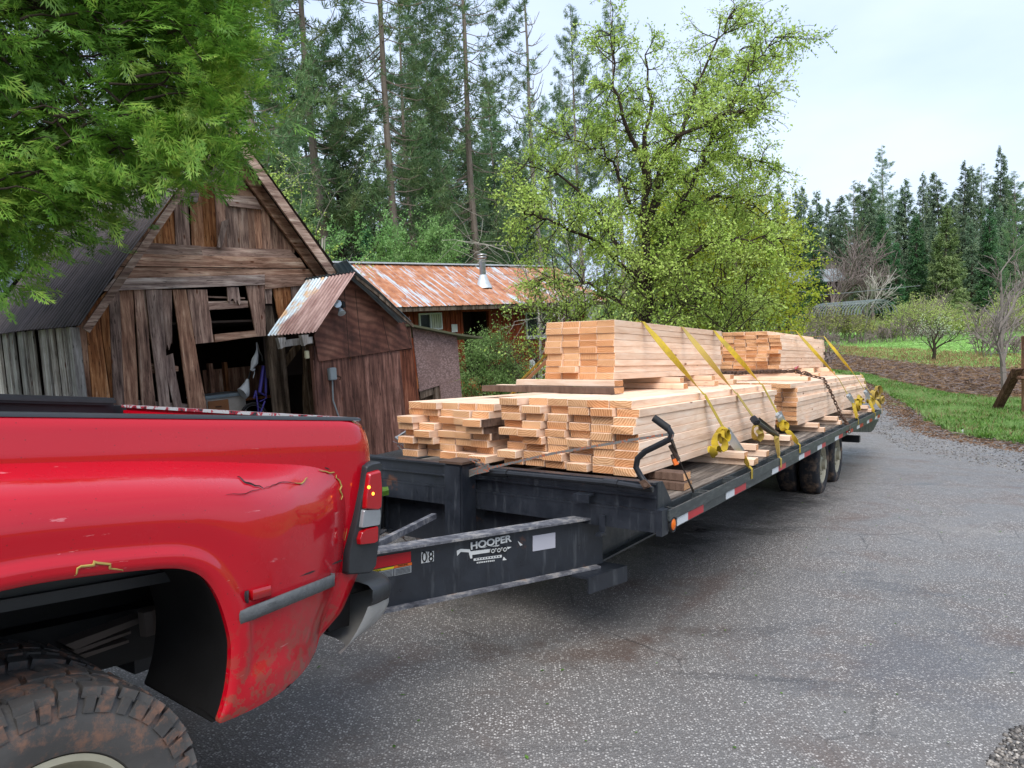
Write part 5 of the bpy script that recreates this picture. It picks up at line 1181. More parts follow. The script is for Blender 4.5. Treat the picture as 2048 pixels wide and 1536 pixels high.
def trailer():
    e=empty('flatbed_trailer',MT,'long black flatbed trailer loaded with sawn lumber','trailer')
    m=MB(); m.box((.06,.09,.815),(9.25,TW-.09,.856)); m.build('deck',M['deck'],e)
    for sd in(0,1):
        Y=(lambda y:y) if sd==0 else (lambda y:TW-y)
        def bx(m,a,b): y0,y1=sorted((Y(a[1]),Y(b[1]))); m.box((a[0],y0,a[2]),(b[0],y1,b[2]))
        m=MB(); bx(m,(.0,-.012,.79),(9.36,.0,.85)); bx(m,(.01,.002,.73),(9.33,.01,.789)); bx(m,(.01,.0101,.728),(9.33,.085,.736)); bx(m,(.03,.08,.737),(9.3,.089,.845))
        k=.0
        while k<9.3:
            bx(m,(k,.0,.791),(k+.012,.08,.846)); bx(m,(k+.10,.0,.791),(k+.112,.08,.846)); k+=.61
        m.build('rub_rail',M['rail'],e)
        # beams and tongue
        m=MB()
        for z0,z1,w in((.47,.482,.05),(.4821,.729,.005)): bx(m,(.0,.5-w,z0),(9.2,.5+w,z1))
        m.build('main_beam',M['black'],e)
        if sd==0:
            t_=[(.14,.31,.58),(1.04,1.22,1.5),(2.26,2.46,2.72),(3.25,3.47,3.75),(4.12,4.34,4.55),(5.14,5.37,5.65),(6.0,6.22,6.45),(6.81,7.04,7.37),(7.78,7.99,8.33),(8.68,8.95,9.25)]
            for a,b,c in t_:
                m=MB(); m.box((a,-.0035,.738),(b,.0015,.783)); m.cur=1; m.box((b,-.0035,.738),(c,.0015,.783)); m.build('reflective_tape',[M['tapewhite'],M['tapered']],e)
            m=MB(); m.lathe([(.035,.004),(.03,-.012),(.015,-.018),(0,-.02)],16,'y',(.06,-.002,.762)); m.build('marker_lamp',M['amber'],e,True); m=MB(); m.lathe([(.045,.004),(.042,-.012),(.034,-.008)],16,'y',(.06,-.003,.762)); m.build('lamp_ring',M['rubber'],e,True)
            m=MB(); m.bevbox((5.9,-.015,.765),(5.97,-.003,.79),.004); m.build('marker_lamp',M['redlens'],e)
    # cross members
    m=MB()
    for k in range(15): m.box((.3+k*.62,.1,.738),(.36+k*.62,TW-.1,.812))
    m.build('cross_members',M['black'],e)
    # front channels and headboard
    m=MB(); m.box((-.07,.03,.735),(-.06,TW-.03,.85)); m.box((-.06,.03,.735),(.0,TW-.03,.745)); m.box((-.072,.03,.84),(.03,TW-.03,.852)); m.box((-.055,.04,.853),(-.045,TW-.04,1.0)); m.box((-.075,.04,.993),(.0,TW-.04,1.005)); m.box((-.07,.04,.92),(-.056,TW-.04,.928))
    m.prism([(-.05,.035,.853),(-.05,.035,1.003),(.02,.035,1.003),(.17,.035,.853)],(0,.008,0)); m.box((-.075,.0,.72),(.01,.035,.86)); m.build('headboard',M['black'],e)
    m=MB()
    for y in(.33,):
        m.prism([(-.072,y,.80),(-.072,y+.035,.80),(-.072,y+.035,.70),(-.072,y,.70)],(-.02,0,0)); m.box((-.14,y,.69),(-.07,y+.035,.705))
    m.build('hook',M['black'],e); m=MB(); m.box((-.15,.40,.905),(-.07,.50,.915)); m.box((-.15,.40,.87),(-.14,.50,.905)); m.build('shaft_bracket',M['black'],e)
    m=MB(); m.bevbox((-.24,1.225,.36),(-.08,1.365,1.035),.012); m.build('jack_post',M['black'],e)
    m=MB(); m.box((-.25,1.21,1.036),(-.06,1.39,1.05)); m.build('jack_cap',M['rustiron'],e)
    # tongue beams
    K=Vector((0,.40,0)); Hh=Vector((-2.05,1.29,0)); u=(K-Hh).normalized(); BM=frame(Hh,u); Ln=(K-Hh).length+.0
    for sd in(0,1):
        m=MB(); q=BM if sd==0 else Matrix.Translation((0,TW,0))@Matrix.Diagonal((1,-1,1,1))@BM
        m.box((0,.045,.482),(Ln+.05,.055,.758),q); m.cur=1; m.box((0,.0,.758),(Ln,.1,.77),q); m.box((0,.0,.47),(Ln,.1,.482),q); m.build('tongue_beam',[M['black'],M['flange']],e)
    m=MB(); m.box((.03,.45,.45),(.04,TW-.45,.734)); m.build('cross_plate',M['black'],e)
    m=MB(); a,b=hit(MT,748,1092,2,.765),hit(MT,868,1032,2,.74); m.tube([a,b],.022,4); m.box((-1.15,.95,.6),(-1.1,1.65,.66)); m.build('brace',M['flange'],e)
    m=MB(); m.box((-2.25,1.2,.5),(-1.75,1.39,.7)); m.build('coupler',M['iron'],e)
    m=MB(); m.prism([(-.19,.38,.468),(-.19,.62,.468),(.14,.52,.468),(.14,.30,.468)],(0,0,-.012)); m.prism([(-.19,.38,.456),(.14,.30,.456),(.14,.30,.375),(-.19,.38,.375)],(.003,.01,0)); m.build('step_bracket',M['black'],e)
    # decals on the web, in the beam's own frame
    BW=MT@BM
    def L2(px,py,y=.04): return hit(BW,px,py,1,y)
    def plate(name,c,mt,t=.003):
        P=[L2(*q) for q in c]; m=MB(); m.prism([BM@Vector((p.x,.0445,p.z)) for p in P],(BM.to_3x3()@Vector((0,-t,0)))); return m.build(name,M[mt],e)
    plate('reflector_plate',[(735,1117),(822,1103),(822,1124),(735,1141)],'tapered')
    plate('warning_label',[(735,1143),(788,1133),(788,1137),(735,1147)],'yellowlab'); plate('warning_label',[(788,1132),(824,1125),(824,1130),(788,1137)],'orangelab')
    plate('warning_label',[(735,1148),(787,1138),(787,1152),(735,1163)],'greylab'); plate('warning_label',[(789,1138),(823,1131),(823,1145),(789,1152)],'greylab')
    for i in range(5):
        plate('print_line',[(737,1150.2+i*2.5),(785,1140.6+i*2.5),(785,1141.4+i*2.5),(737,1151.2+i*2.5)],'ink',.004); plate('print_line',[(791,1139.5+i*2.4),(821,1133+i*2.4),(821,1133.9+i*2.4),(791,1140.4+i*2.4)],'ink',.004)
    def tm(px,py,roll=0): p=L2(px,py); return BM@Matrix.Translation((p.x,.0405,p.z))@Matrix.Rotation(R_(90),4,'X')@Matrix.Rotation(roll,4,'Z')
    text('WARNING',tm(806,1130.5),.011,'ink',e); text('CAUTION',tm(752,1142),.011,'ink',e)
    plate('number_patch',[(843,1105),(855,1103.5),(855,1125),(843,1127)],'white'); plate('number_patch',[(856,1104),(868,1102),(868,1122.5),(856,1125)],'white')
    text('0',tm(849,1115),.075,'ink',e,sx=.8,ext=.0025); text('8',tm(862,1114),.075,'ink',e,sx=.8,ext=.0025)
    plate('blank_plate',[(1066,1072),(1111,1065),(1111,1095.5),(1066,1103)],'platelab')
    # worn maker decal: block letters, a small trailer with three wheels
    text('HOOPER',tm(982,1085,.03),.05,'white',e,sx=1.25,ext=.0015); TXT[-1].data.offset=.0016
    plate('decal_bar',[(914,1102),(922,1098),(940,1099),(942,1103),(1016,1094),(1024,1094),(1014,1100),(945,1110),(945,1117),(941,1117),(938,1105),(922,1104),(915,1112)],'white',.002)
    for x in(985,997,1009):
        m=MB(); p=L2(x,1101.5-(x-985)*.12); q=BM@Vector((p.x,.04,p.z)); nv=BM.to_3x3()@Vector((0,1,0)); ux=BM.to_3x3()@Vector((1,0,0))
        for r0,r1,mt in((.0,.017,'ink'),(.007,.011,'white')):
            m=MB(); G=[[q-nv*(.003 if mt=='ink' else .005)+(ux*math.cos(t)+Vector((0,0,1))*math.sin(t))*r for t in np.linspace(0,6.283,18)] for r in(r0,r1)]; m.sheet(G); m.build('decal_wheel',M[mt],e)
    plate('decal_bar',[(1036,1082),(1046,1090),(1041,1092)],'white',.002); plate('decal_bar',[(948,1117.5),(1004,1110),(1004,1115),(948,1122)],'white',.002); plate('decal_bar',[(1008,1114),(1014,1120),(1006,1121)],'white',.002)
    
    for k in range(9): x=952+k*5.6; plate('worn_print',[(x,1118.2-(x-948)*.125),(x+3.2,1117.8-(x-948)*.125),(x+2.8,1119.6-(x-948)*.125),(x+.4,1120-(x-948)*.125)],'ink',.0035)
    for k in range(10): x=954+k*3.7; plate('worn_print',[(x,1124.6-(x-954)*.13),(x+2.4,1124.3-(x-954)*.13),(x+2.2,1127-(x-954)*.13),(x+.3,1127.4-(x-954)*.13)],'white',.002)
    plate('decal_bar',[(958,1095),(975,1093),(968,1096)],'white',.002); plate('decal_bar',[(980,1093),(1000,1090),(996,1093)],'white',.002)
    # landing jack shaft and crank handle in front of the headboard
    X=-.12
    def h0(px,py,x=X): return hit(MT,px,py,0,x)
    m=MB(); m.tube([h0(913,938),h0(930,940)],.016,8); m.tube([h0(965,944),h0(1015,947)],.024,8); m.tube([h0(1005,946),h0(1230,967)],.017,8); m.tube([h0(1208,964),h0(1236,967)],.022,8); m.tube([h0(1232,967),h0(1306,979)],.017,8); m.build('crank_shaft',M['iron'],e,True)
    m=MB(); m.tube([h0(1296,972,-.15),h0(1283,955,-.15),h0(1272,935,-.15),h0(1275,917,-.15),h0(1290,903,-.15),h0(1325,886,-.15),h0(1340,878,-.15),h0(1343,868,-.15),h0(1335,855,-.15)],.0165,10); c_=m.build('crank_handle',M['iron'],e,True)
    m=MB(); m.tube([h0(1337,857,-.15),h0(1308,836,-.15)],.02,10); m.build('grip',M['rubber'],c_,True)
    m=MB(); a=[h0(*p,-.17) for p in((1277,963),(1289,959),(1302,973),(1288,979))]; m.prism(a,(.012,0,0)); m.tube([h0(1291,970,-.2),h0(1291,970,-.13)],.012,8); m.build('crank_bracket',M['rustiron'],c_)
    # wheels: two axles, dual tyres
    for sd in(0,1):
        for k,x in enumerate((5.78,6.80)):
            for j,y in enumerate((.235,.50)):
                q=Matrix.Translation((x,y,.375)) if sd==0 else Matrix.Translation((x,TW-y,.375))@Matrix.Rotation(math.pi,4,'Z')
                wheel(e,'wheel',q,.385,.22,.225,M['tyre'],M['rimcream'],0,8,seg=40)
    m=MB()
    for x in(5.78,6.8): m.tube([(x,.6,.375),(x,TW-.6,.375)],.06,8)
    for y in(.95,TW-.95): m.box((5.2,y-.04,.40),(7.4,y+.04,.46)); m.box((6.2,y-.05,.4),(6.35,y+.05,.73))
    m.build('axle',M['iron'],e,True)
    m=MB(); pts=[(1709,864),(1741,864.5),(1747,860),(1758,838),(1740,843),(1711,855)]; P=[hit(MT,x,y,1,.12) for x,y in pts]; m.prism(P,(0,.35,0)); m.build('rear_fender_plate',M['black'],e)
    m=MB(); p=hit(MT,1720,878,0,8.3); m.bevbox((8.22,p.y,p.z-.05),(8.36,TW-.3,p.z+.05),.006); m.build('rear_cross_bar',M['iron'],e)
    m=MB(); m.box((9.33,.02,.74),(9.42,TW-.02,.85)); m.bevbox((9.42,.0,.76),(9.47,.12,.84),.01); m.build('rear_channel',M['rail'],e)
    return e
trailer()
# ------------------------------------------------------------ lumber
def m_lumber(end):
    m=Mt('sawn timber '+('ends' if end else 'faces'),.75,0,.25)
    if end:
        rn=m.rnd; v=m.vec((.001,1,1),rnd=0); cb=N(m.t,'ShaderNodeCombineXYZ'); m.L(m.math('MULTIPLY',m.math('SUBTRACT',m.math('FRACT',m.math('MULTIPLY',rn,17.3)),.5),.34),cb.inputs[1]); m.L(m.math('MULTIPLY',m.math('SUBTRACT',m.math('FRACT',m.math('MULTIPLY',rn,41.7)),.5),.3),cb.inputs[2])
        va=N(m.t,'ShaderNodeVectorMath',operation='ADD'); m.L(v,va.inputs[0]); m.L(cb.outputs[0],va.inputs[1])
        w=m.wave(va.outputs[0],21,3.2,3,'RINGS','X',1.2); w=m.ramp(w,[(.25,0.),(.75,1.)]); n=m.noise(m.vec((1,30,30),rnd=20),1.2,3)
        c=m.mix(w,hexc('deb894'),hexc('b98a62')); c=m.mix(m.ramp(n,[(.4,0.),(.85,.45)]),c,hexc('e2c09e'))
        tint=m.ramp(m.math('FRACT',m.math('MULTIPLY',rn,7.7)),[(0.,hexc('f3e4d4')),(.35,hexc('fff6ea')),(.7,hexc('f8e2cc')),(1.,hexc('e8c8ac'))]); c=m.mix(1.,c,tint,'MULTIPLY'); m.b.inputs['Base Color']; hs=N(m.t,'ShaderNodeHueSaturation'); m.L(c,hs.inputs['Color']); hs.inputs['Value'].default_value=1.0; m.col(hs.outputs[0]); m.bump(w,.25,.003)
    else:
        v=m.vec((1.1,11,11),rnd=31); g=m.noise(v,2.6,6,.62,.5); c=m.ramp(g,[(.32,hexc('dab598')),(.5,hexc('eac9ae')),(.7,hexc('f2dac4'))])
        st=m.noise(m.vec((3,1,1),rnd=13),1.3,5,.7); c=m.mix(m.ramp(st,[(.58,0.),(.76,.5)]),c,hexc('bd9276'))
        kn=m.vor(m.vec((1.3,4,4),rnd=77),1.6); c=m.mix(m.ramp(kn,[(.05,.9),(.09,0.)]),c,hexc('7a4424'))
        saw=m.wave(m.vec(),28,.6,1,'BANDS','X'); hs=N(m.t,'ShaderNodeHueSaturation'); m.L(c,hs.inputs['Color']); m.L(m.math('ADD',m.math('MULTIPLY',m.rnd,.24),.88),hs.inputs['Value']); m.col(hs.outputs[0]); m.bump(m.math('ADD',g,m.math('MULTIPLY',saw,.25)),.3,.003)
    return m.m
LUM=[m_lumber(False),m_lumber(True)]
M['barkedge']=bark('bark edge',hexc('3a2a22'),hexc('80685a'),14)
BT,BWD=.0508,.1524
import bmesh
def board_mesh(L,seed,w=BWD,t=BT,mats=LUM,wane=False):
    g=random.Random(seed); bm=bmesh.new(); bmesh.ops.create_cube(bm,size=1)
    for v in bm.verts: v.co=Vector(((v.co.x+.5)*L+g.uniform(-.006,.006),v.co.y*(w-.002),v.co.z*(t-.0015)))
    bmesh.ops.bevel(bm,geom=bm.edges[:],offset=.0022,segments=1,affect='EDGES'); me=bpy.data.meshes.new('board'); 
    for f in bm.faces: f.material_index=1 if abs(f.normal.x)>.8 else 0
    bm.to_mesh(me); bm.free()
    for x in mats: me.materials.append(x)
    return me
ORD=['','top','second','third','fourth','fifth','sixth','seventh','eighth','ninth','tenth','eleventh']
ORN=['','first','second','third','fourth','fifth','sixth','seventh','eighth','ninth']
RB=random.Random(17)
def stack(name,x0,x1,y0,ncol,z0,nrow,jx,jy=.006,gap=.003,skip=(),xoff=None,yoff=None,xend=.05,n=0):
    L=x1-x0; ms=[board_mesh(L,s+n) for s in range(3)]
    for r in range(nrow):            # r=0 top row
        ry=RB.uniform(-jy,jy)+(yoff or {}).get(r,0)
        for c in range(ncol):        # c=0 nearest the driveway edge of the deck
            if (r,c) in skip: continue
            dx=RB.uniform(-jx,jx)+(xoff or {}).get((r,c),0)
            o=bpy.data.objects.new('board',RB.choice(ms)); COL.objects.link(o)
            y=y0+BWD/2+c*(BWD+gap)+ry+RB.uniform(-jy,jy)*.5; z=z0+BT*(nrow-1-r)+BT/2
            o.matrix_world=MT@Matrix.Translation((x0+dx,y,z))@Matrix.Rotation(RB.uniform(-.0022,.0022),4,'Z')
            tag(o,f'sawn board, {ORD[r+1]} row, {ORN[c+1]} from the right, {name}','board','sawn boards on the trailer')
Zb=.962
stack('low front right stack',.33,3.72,.316,2,Zb,9,.022,.006,yoff={0:.045},xoff={(3,0):-.06,(8,0):-.05,(3,1):-.02,(5,1):-.03,(1,1):-.02})
stack('low front middle stack',.36,3.70,.655,4,Zb,9,.055,.012,.02,xoff={(0,0):-.03,(4,2):-.07,(4,3):-.08,(7,3):-.05,(8,0):-.1,(1,1):.03},n=5)
stack('low front left stack',.36,3.66,1.425,5,Zb,8,.06,.016,.006,skip=((2,0),(3,0),(4,0)),xoff={(2,4):-.06,(3,4):-.05,(5,4):-.05,(7,0):-.07,(7,1):-.06,(7,2):-.05,(6,1):.12,(4,3):-.06,(0,0):-.02},n=9)
stack('upper front stack',1.285,3.90,.925,4,1.522,9,.014,.005,.001,xoff={(7,2):-.05,(4,3):-.03},n=13)
stack('low rear stack',4.36,9.50,.245,8,Zb,9,.03,.008,.006,xoff={(0,0):-.25,(8,0):.05,(3,0):-.03,(4,0):-.04},yoff={0:.02},n=17)
stack('upper rear stack',6.22,9.30,.85,7,1.555,10,.03,.012,.004,skip=((0,0),(0,5),(0,6)),xoff={(5,0):-.15,(7,1):-.1,(6,1):-.1},n=21)
# bark-edged boards pushed into the left front stack
for k,(z,dx,dy) in enumerate(((Zb+5*BT,-.10,-.0),(Zb+4*BT,-.06,.01),(Zb+3*BT-.0,.02,0.0))):
    e=empty('slab_board',MT@Matrix.Translation((.33+dx,1.50+dy,z+BT/2)),['bark edged board jutting out of the low front left stack, uppermost of three','bark edged board just under the uppermost one in the left stack','bark covered slab lowest of the three in the low front left stack'][k],'board')
    link('timber',board_mesh(3.3,40+k),e); m=MB(); gg=random.Random(k); G=[[Vector((.01+i*.033,-.0765-.012*abs(mnoise.noise((i*.4,k,j)))-.004,-.026+.052*j/3)) for i in range(98)] for j in range(4)]
    G.append([Vector((.01+i*.033,-.055-.03*abs(mnoise.noise((i*.3,k,9))),.0265)) for i in range(98)]); m.sheet(G); m.build('bark',M['barkedge'],e,True)
# dunnage between deck and stacks, and between the two layers
def dunn(x,ya,yb,z,lb,w=.09,t=.0495,mats=None,rz=0,barkf=False,grp=None):
    me=board_mesh(yb-ya,int(x*100)+int(z*10),w,t,mats or LUM); o=bpy.data.objects.new('spacer_timber',me); COL.objects.link(o)
    o.matrix_world=MT@Matrix.Translation((x,ya,z+t/2+.0005))@Matrix.Rotation(R_(90)+rz,4,'Z'); tag(o,lb,'timber',grp)
BK=[M['barkedge'],LUM[1]]
dunn(.62,.11,1.2,.857,'lower bark covered spacer under the front end of the front right stack',.15,.05,BK); dunn(.66,.13,1.0,.909,'upper bark covered spacer under the front end of the front right stack',.13,.05,BK)
dunn(.40,.25,.9,.857,'short pale spacer just behind the headboard at its right end',.1)
dunn(1.92,.04,1.5,.857,'lower spacer with burnt tip beneath the first yellow strap',.15,.05,None,.06); dunn(1.86,.10,1.5,.909,'upper pale spacer beneath the first yellow strap',.11,.05,None,.04)
dunn(2.45,.08,1.5,.857,'lower spacer below the second yellow strap',.1,.05,None,.03); dunn(2.42,.16,1.5,.909,'upper dark edged spacer below the second yellow strap',.09,.05,None,.05)
dunn(3.35,.08,1.5,.857,'lower spacer near the rear end of the front right stack',.1,.05); dunn(3.3,.08,1.5,.909,'upper spacer near the rear end of the front right stack',.1,.05,None,.02)
for i,(x,a,b) in enumerate(((4.9,.07,.12),(6.0,.07,.1),(7.3,.05,.1),(8.6,.04,.08))):
    w=['first','second','third','last'][i]; dunn(x,a,1.6,.857,f'lower spacer, {w} along under the low rear stack',.1,.05); dunn(x-.05,b,1.6,.909,f'upper spacer, {w} along under the low rear stack',.1,.05)
dunn(1.10,.80,2.02,1.421,'dark bark slab lying across the front stacks under the upper stack',.16,.05,BK,-.03); dunn(1.22,.86,1.75,1.472,'pale spacer with bark underside on the dark bark slab',.15,.048,None,-.02)
dunn(1.35,1.42,2.05,1.421,'pale offcut lying behind the dark bark slab on the left stack',.1,.05)
for x,w in((2.25,'second'),(3.1,'third'),(3.7,'last')): dunn(x,.72,1.7,1.421,f'{w} lower spacer under the upper front stack',.12); dunn(x+.03,.76,1.7,1.472,f'{w} upper spacer under the upper front stack',.11,.048)
for x,w in((6.35,'front'),(7.6,'middle'),(8.9,'end')): dunn(x,.62,1.9,1.421,f'{w} lower spacer under the upper rear stack',.12,.06); dunn(x+.05,.7,1.9,1.482,f'{w} upper spacer under the upper rear stack',.11,.07)
dunn(5.25,.3,1.7,1.421,'thick short timber lying across the low rear stack',.15,.05)
# ------------------------------------------------------------ straps, chain
M['strap']=(lambda m:(m.col(m.mix(m.ramp(m.noise(m.vec(rnd=5),5,5,.7),[(.35,0.),(.62,.9)]),hexc('bfa31e'),hexc('8c7830'))),m.bump(m.wave(m.vec(),160,0,0),.2,.001),m.m)[-1])(Mt('yellow webbing',.65,0,.3))
M['strapold']=(lambda m:(m.col(m.mix(m.noise(m.vec(rnd=5),5,5,.7),hexc('b9a24a'),hexc('8a7342'))),m.m)[-1])(Mt('faded webbing',.7,0,.3))
def hy(px,py,y): return hit(MT,px,py,1,y)
def coil(m,c,R,w,turns,u,v,axis,t=.004,seed=0):
    g=random.Random(seed); pts=[]
    for k in range(int(turns*14)):
        a=k/14*6.283; r=R*(1-.10*k/14)*(1+.32*math.sin(a*1.37+seed)); pts.append((Vector(c)+u*(r*math.cos(a)+.02*math.sin(a*.7+seed))+v*r*math.sin(a)*1.3+axis*(.035*math.sin(a*.63+seed)),axis+u*.7*math.sin(a*.8+seed)+v*.5*math.cos(a*.9)))
    m.ribbon(pts,w,t)
XA,YA,ZA=Vector((1,0,0)),Vector((0,1,0)),Vector((0,0,1))
def tie(lb,top,mid,rail,ytop,ymid,mat='strap',ratchet=None,knots=(),far=True,w=.05,ztop=None,hook=True):
    P0=hy(*top,ytop-.004); P1=hy(*mid,ymid-.006); P2=hy(*rail,-.0)
    e=empty('tie_down_strap',MT@Matrix.Translation((P2.x,P2.y,0)),lb,'strap'); O=Vector((P2.x,P2.y,0)); m=MB()
    a,b,c=P0-O,P1-O,P2-O
    tw=lambda t:(XA*math.cos(t)+YA*math.sin(t))
    tn=(b-a).normalized(); nrm=tn.cross(XA).normalized(); pts=[(a+(b-a)*k/12,XA*math.cos(k/12*3.14159)+nrm*math.sin(k/12*3.14159)) for k in range(13)]
    if far:
        yfar=1.545 if P0.x<5 else 1.95
        pts=[(Vector((a.x,TW-.02-O.y,.85)),XA),(Vector((a.x,yfar-O.y+.6,a.z-.5)),XA),(Vector((a.x,yfar-O.y,a.z+.004)),XA)]+[(a+Vector((0,.0,.006)),XA)]+pts[1:]
    m.ribbon(pts,w,.003); b2=b+Vector((0,-.004,0))
    if ratchet: r0,r1=[hy(*q,ymid-.12)-O for q in ratchet]
    else: r0=r1=b2+(c-b2)*.45
    m.ribbon([(b2,XA),(r0,XA)],w,.003); cc_=c+Vector((0,0,.02)); tn=(cc_-r1).normalized(); nrm=tn.cross(XA).normalized(); m.ribbon([(r1+(cc_-r1)*k/6,XA*math.cos(k/6*2.2)+nrm*math.sin(k/6*2.2)) for k in range(7)],w,.003)
    if hook: m.ribbon([(c+Vector((0,0,.02)),XA),(c+Vector((0,-.018,-.0)),XA),(c+Vector((0,-.018,-.07)),XA)],w*.8,.003)
    m.build('webbing',M[mat],e,True)
    if ratchet:
        m=MB(); d=(r1-r0); n=d.normalized()
        for s in(-.03,.03): m.prism([r0+XA*s+Vector((0,-.02,.03)),r0+XA*s+Vector((0,.02,-.02)),r1+XA*s+Vector((0,.01,-.015)),r1+XA*s+Vector((0,-.02,.02))],XA*.005)
        m.tube([r0-XA*.04,r0+XA*.04],.016,8); m.tube([r1-XA*.04,r1+XA*.04],.01,8); m.tube([r0+n*.05-XA*.03,r0+n*.05+XA*.03],.022,8); m.build('ratchet',M['galv' if 'second' not in lb else 'iron'],e)
    for i,(kx,ky,R,tn) in enumerate(knots):
        q=hy(kx,ky,ymid-.14)-O; m=MB(); u=(XA*.8-YA*.45+ZA*.2*math.sin(kx)).normalized(); ax=(YA*.85+XA*.3+ZA*.3*math.cos(kx)).normalized(); coil(m,q,R*.8,w*1.0,tn,u,ZA,ax,.004,i*3+int(kx)); m.build('slack_coil',M[mat],e,True)
    return e
tie('first yellow strap with a big looped knot, nearest the headboard',(1287,645),(1409,790),(1499,938),.925,.316,knots=((1447,868,.045,2.6),(1437,882,.06,1.3),(1430,903,.035,1.6)),ratchet=((1450,862),(1482,906)))
tie('second strap, faded, with the black long handled ratchet',(1365,655),(1473,788),(1558,918),.925,.316,'strapold',ratchet=((1512,842),(1552,870)),knots=((1514,868,.05,1.5),))
tie('third yellow strap with silver ratchet at the rear end of the front stack',(1428,662),(1524,770),(1596,890),.925,.316,ratchet=((1556,828),(1572,858)),knots=((1566,848,.035,2.2),))
tie('fourth thin strap, first on the upper rear stack, with hanging coil',(1592,662),(1676,756),(1714,838),.85,.245,ratchet=((1696,790),(1706,805)),knots=((1714,810,.07,2.4),(1722,800,.05,2)),w=.045)
tie('fifth strap, crossing the rear end of the upper rear stack',(1648,673),(1711,752),(1748,826),.85,.245,ratchet=((1730,782),(1738,798)),knots=((1742,800,.06,2.2),),w=.045)
tie('last strap at the tail of the trailer with a big tangle of webbing',(1722,748),(1734,776),(1762,818),.5,.245,'strapold',knots=((1757,785,.10,1.5),(1762,800,.07,2.5),(1750,790,.08,1.5)),far=False,w=.045)
def black_handle():
    e=empty('ratchet_handle',MT,'long black ratchet handle lying against the second strap','ratchet'); m=MB(); P=[hy(x,y,.14) for x,y in((1508,840),(1520,848),(1540,862),(1557,871))]; m.tube(P,[.028,.02,.017,.012],8); m.tube([hy(1506,836,.16),hy(1514,846,.12)],.03,8); m.build('lever',M['iron'],e,True)
black_handle()
def chain():
    pts=[hy(1440,748,1.0),hy(1480,747,.95),hy(1530,744,.85),hy(1570,744,.72),hy(1590,743,.62),hy(1620,751,.42),hy(1648,758,.27),hy(1653,768,.225),hy(1662,785,.2),hy(1672,808,.16),hy(1683,832,.1),hy(1690,842,.06),hy(1698,852,.0),hy(1699,864,-.025)]
    zt=Zb+9*BT+.012
    for p in pts[:7]: p.z=max(p.z,zt)
    m=MB()
    def run(pts,off=0,s0=0):
        L=[0]
        for a,b in zip(pts,pts[1:]): L.append(L[-1]+(b-a).length)
        k=0;s=s0
        while s<L[-1]:
            i=max(j for j in range(len(L)) if L[j]<=s); i=min(i,len(pts)-2); t=(s-L[i])/(L[i+1]-L[i]); p=pts[i].lerp(pts[i+1],t); d=(pts[i+1]-pts[i]).normalized(); n=d.orthogonal().normalized(); b=d.cross(n)
            if k%2: n,b=b,n
            r=.016;l=.024; m.tube([p+d*(l*math.cos(a)+(.012 if math.cos(a)>0 else -.012))+n*r*math.sin(a)+Vector((off*math.sin(k*1.3),off*math.cos(k*2.1),0)) for a in np.linspace(0,6.283,10)],.0065,5,False); s+=.052;k+=1
    run(pts)
    run([p+Vector((.05,0,.015)) for p in pts[:6]],.02); run([p+Vector((-.04,.02,.01)) for p in pts[:5]],.03); run([pts[10],pts[11]+Vector((.05,0,-.02)),pts[12]+Vector((-.05,.0,.0))],.01)
    e=empty('chain',MT,'rusty tie down chain draped over the low rear stack','chain'); m.build('links',M['rustiron'],e,True)
    m=MB(); m.ribbon([(hy(1590,742,.6)+Vector((0,0,.03)),XA),(hy(1597,733,.62),XA+ZA)],.03,.003); m.build('red_ribbon',M['tapered'],e)
chain()
def small_straps():
    X=-.16; h0=lambda px,py,x=X:hit(MT,px,py,0,x)
    e=empty('cord',MT,'thin grey and orange strap running from the jack post to the crank handle','strap'); m=MB()
    P=[h0(972,940),h0(1080,912),h0(1200,890)]; P.append(h0(1338,869)); ZZ=[(p,ZA+XA*.2) for p in P]; 
    m.ribbon([(h0(975,937),ZA),(h0(1100,908),ZA),(h0(1250,882),ZA),(h0(1338,868),ZA)],.014,.002); 
    for k in range(4): m.ribbon([(h0(930+k*2,944+k*3),ZA),(h0(950,938+k*3),ZA),(h0(978,929+k*4),ZA)],.014,.002)
    m.ribbon([(h0(972,934),ZA),(h0(945,922),ZA),(h0(935,916),ZA+XA),(h0(950,918),ZA),(h0(975,932),ZA)],.008,.002); m.ribbon([(h0(1330,878),ZA),(h0(1345,876),ZA),(h0(1347,870),ZA),(h0(1335,872),ZA)],.014,.003)
    m.build('webbing',M['cordmat'],e)
    e=empty('rubber_strap',MT,'dirty rubber strap with orange buckle from crank handle down to the rail','strap'); m=MB(); a=h0(1342,876,-.15);b=h0(1352,905,-.1);c=hit(MT,1387,984,2,.852)
    m.ribbon([(a,XA),(b,XA+YA)],.03,.006); m.ribbon([(b,XA+YA*.5),(c,XA)],.014,.005); m.build('webbing',M['rubberdirty'],e); m=MB(); q=h0(1350,912,-.1); m.tube([h0(1345,908,-.1),h0(1352,924,-.1)],[.012,.018],6); m.tube([h0(1341,890,-.12),h0(1357,920,-.1)],[.014,.012],6); m.build('buckle',M['rubberdirty'],e,True); m=MB(); m.tube([h0(1348,918,-.11),h0(1353,930,-.11)],.014,6); m.build('tab',M['orangelab'],e,True)
M['cordmat']=(lambda m:(m.col(m.mix(m.ramp(m.noise(m.vec((30,30,30)),3,2),[(.55,0.),(.6,1.)]),hexc('6b6a66'),hexc('a5502a'))),m.m)[-1])(Mt('striped cord',.7)); M['rubberdirty']=plain('dirty rubber',hexc('3a2c22'),.6,var=.5,sc=20)
small_straps()

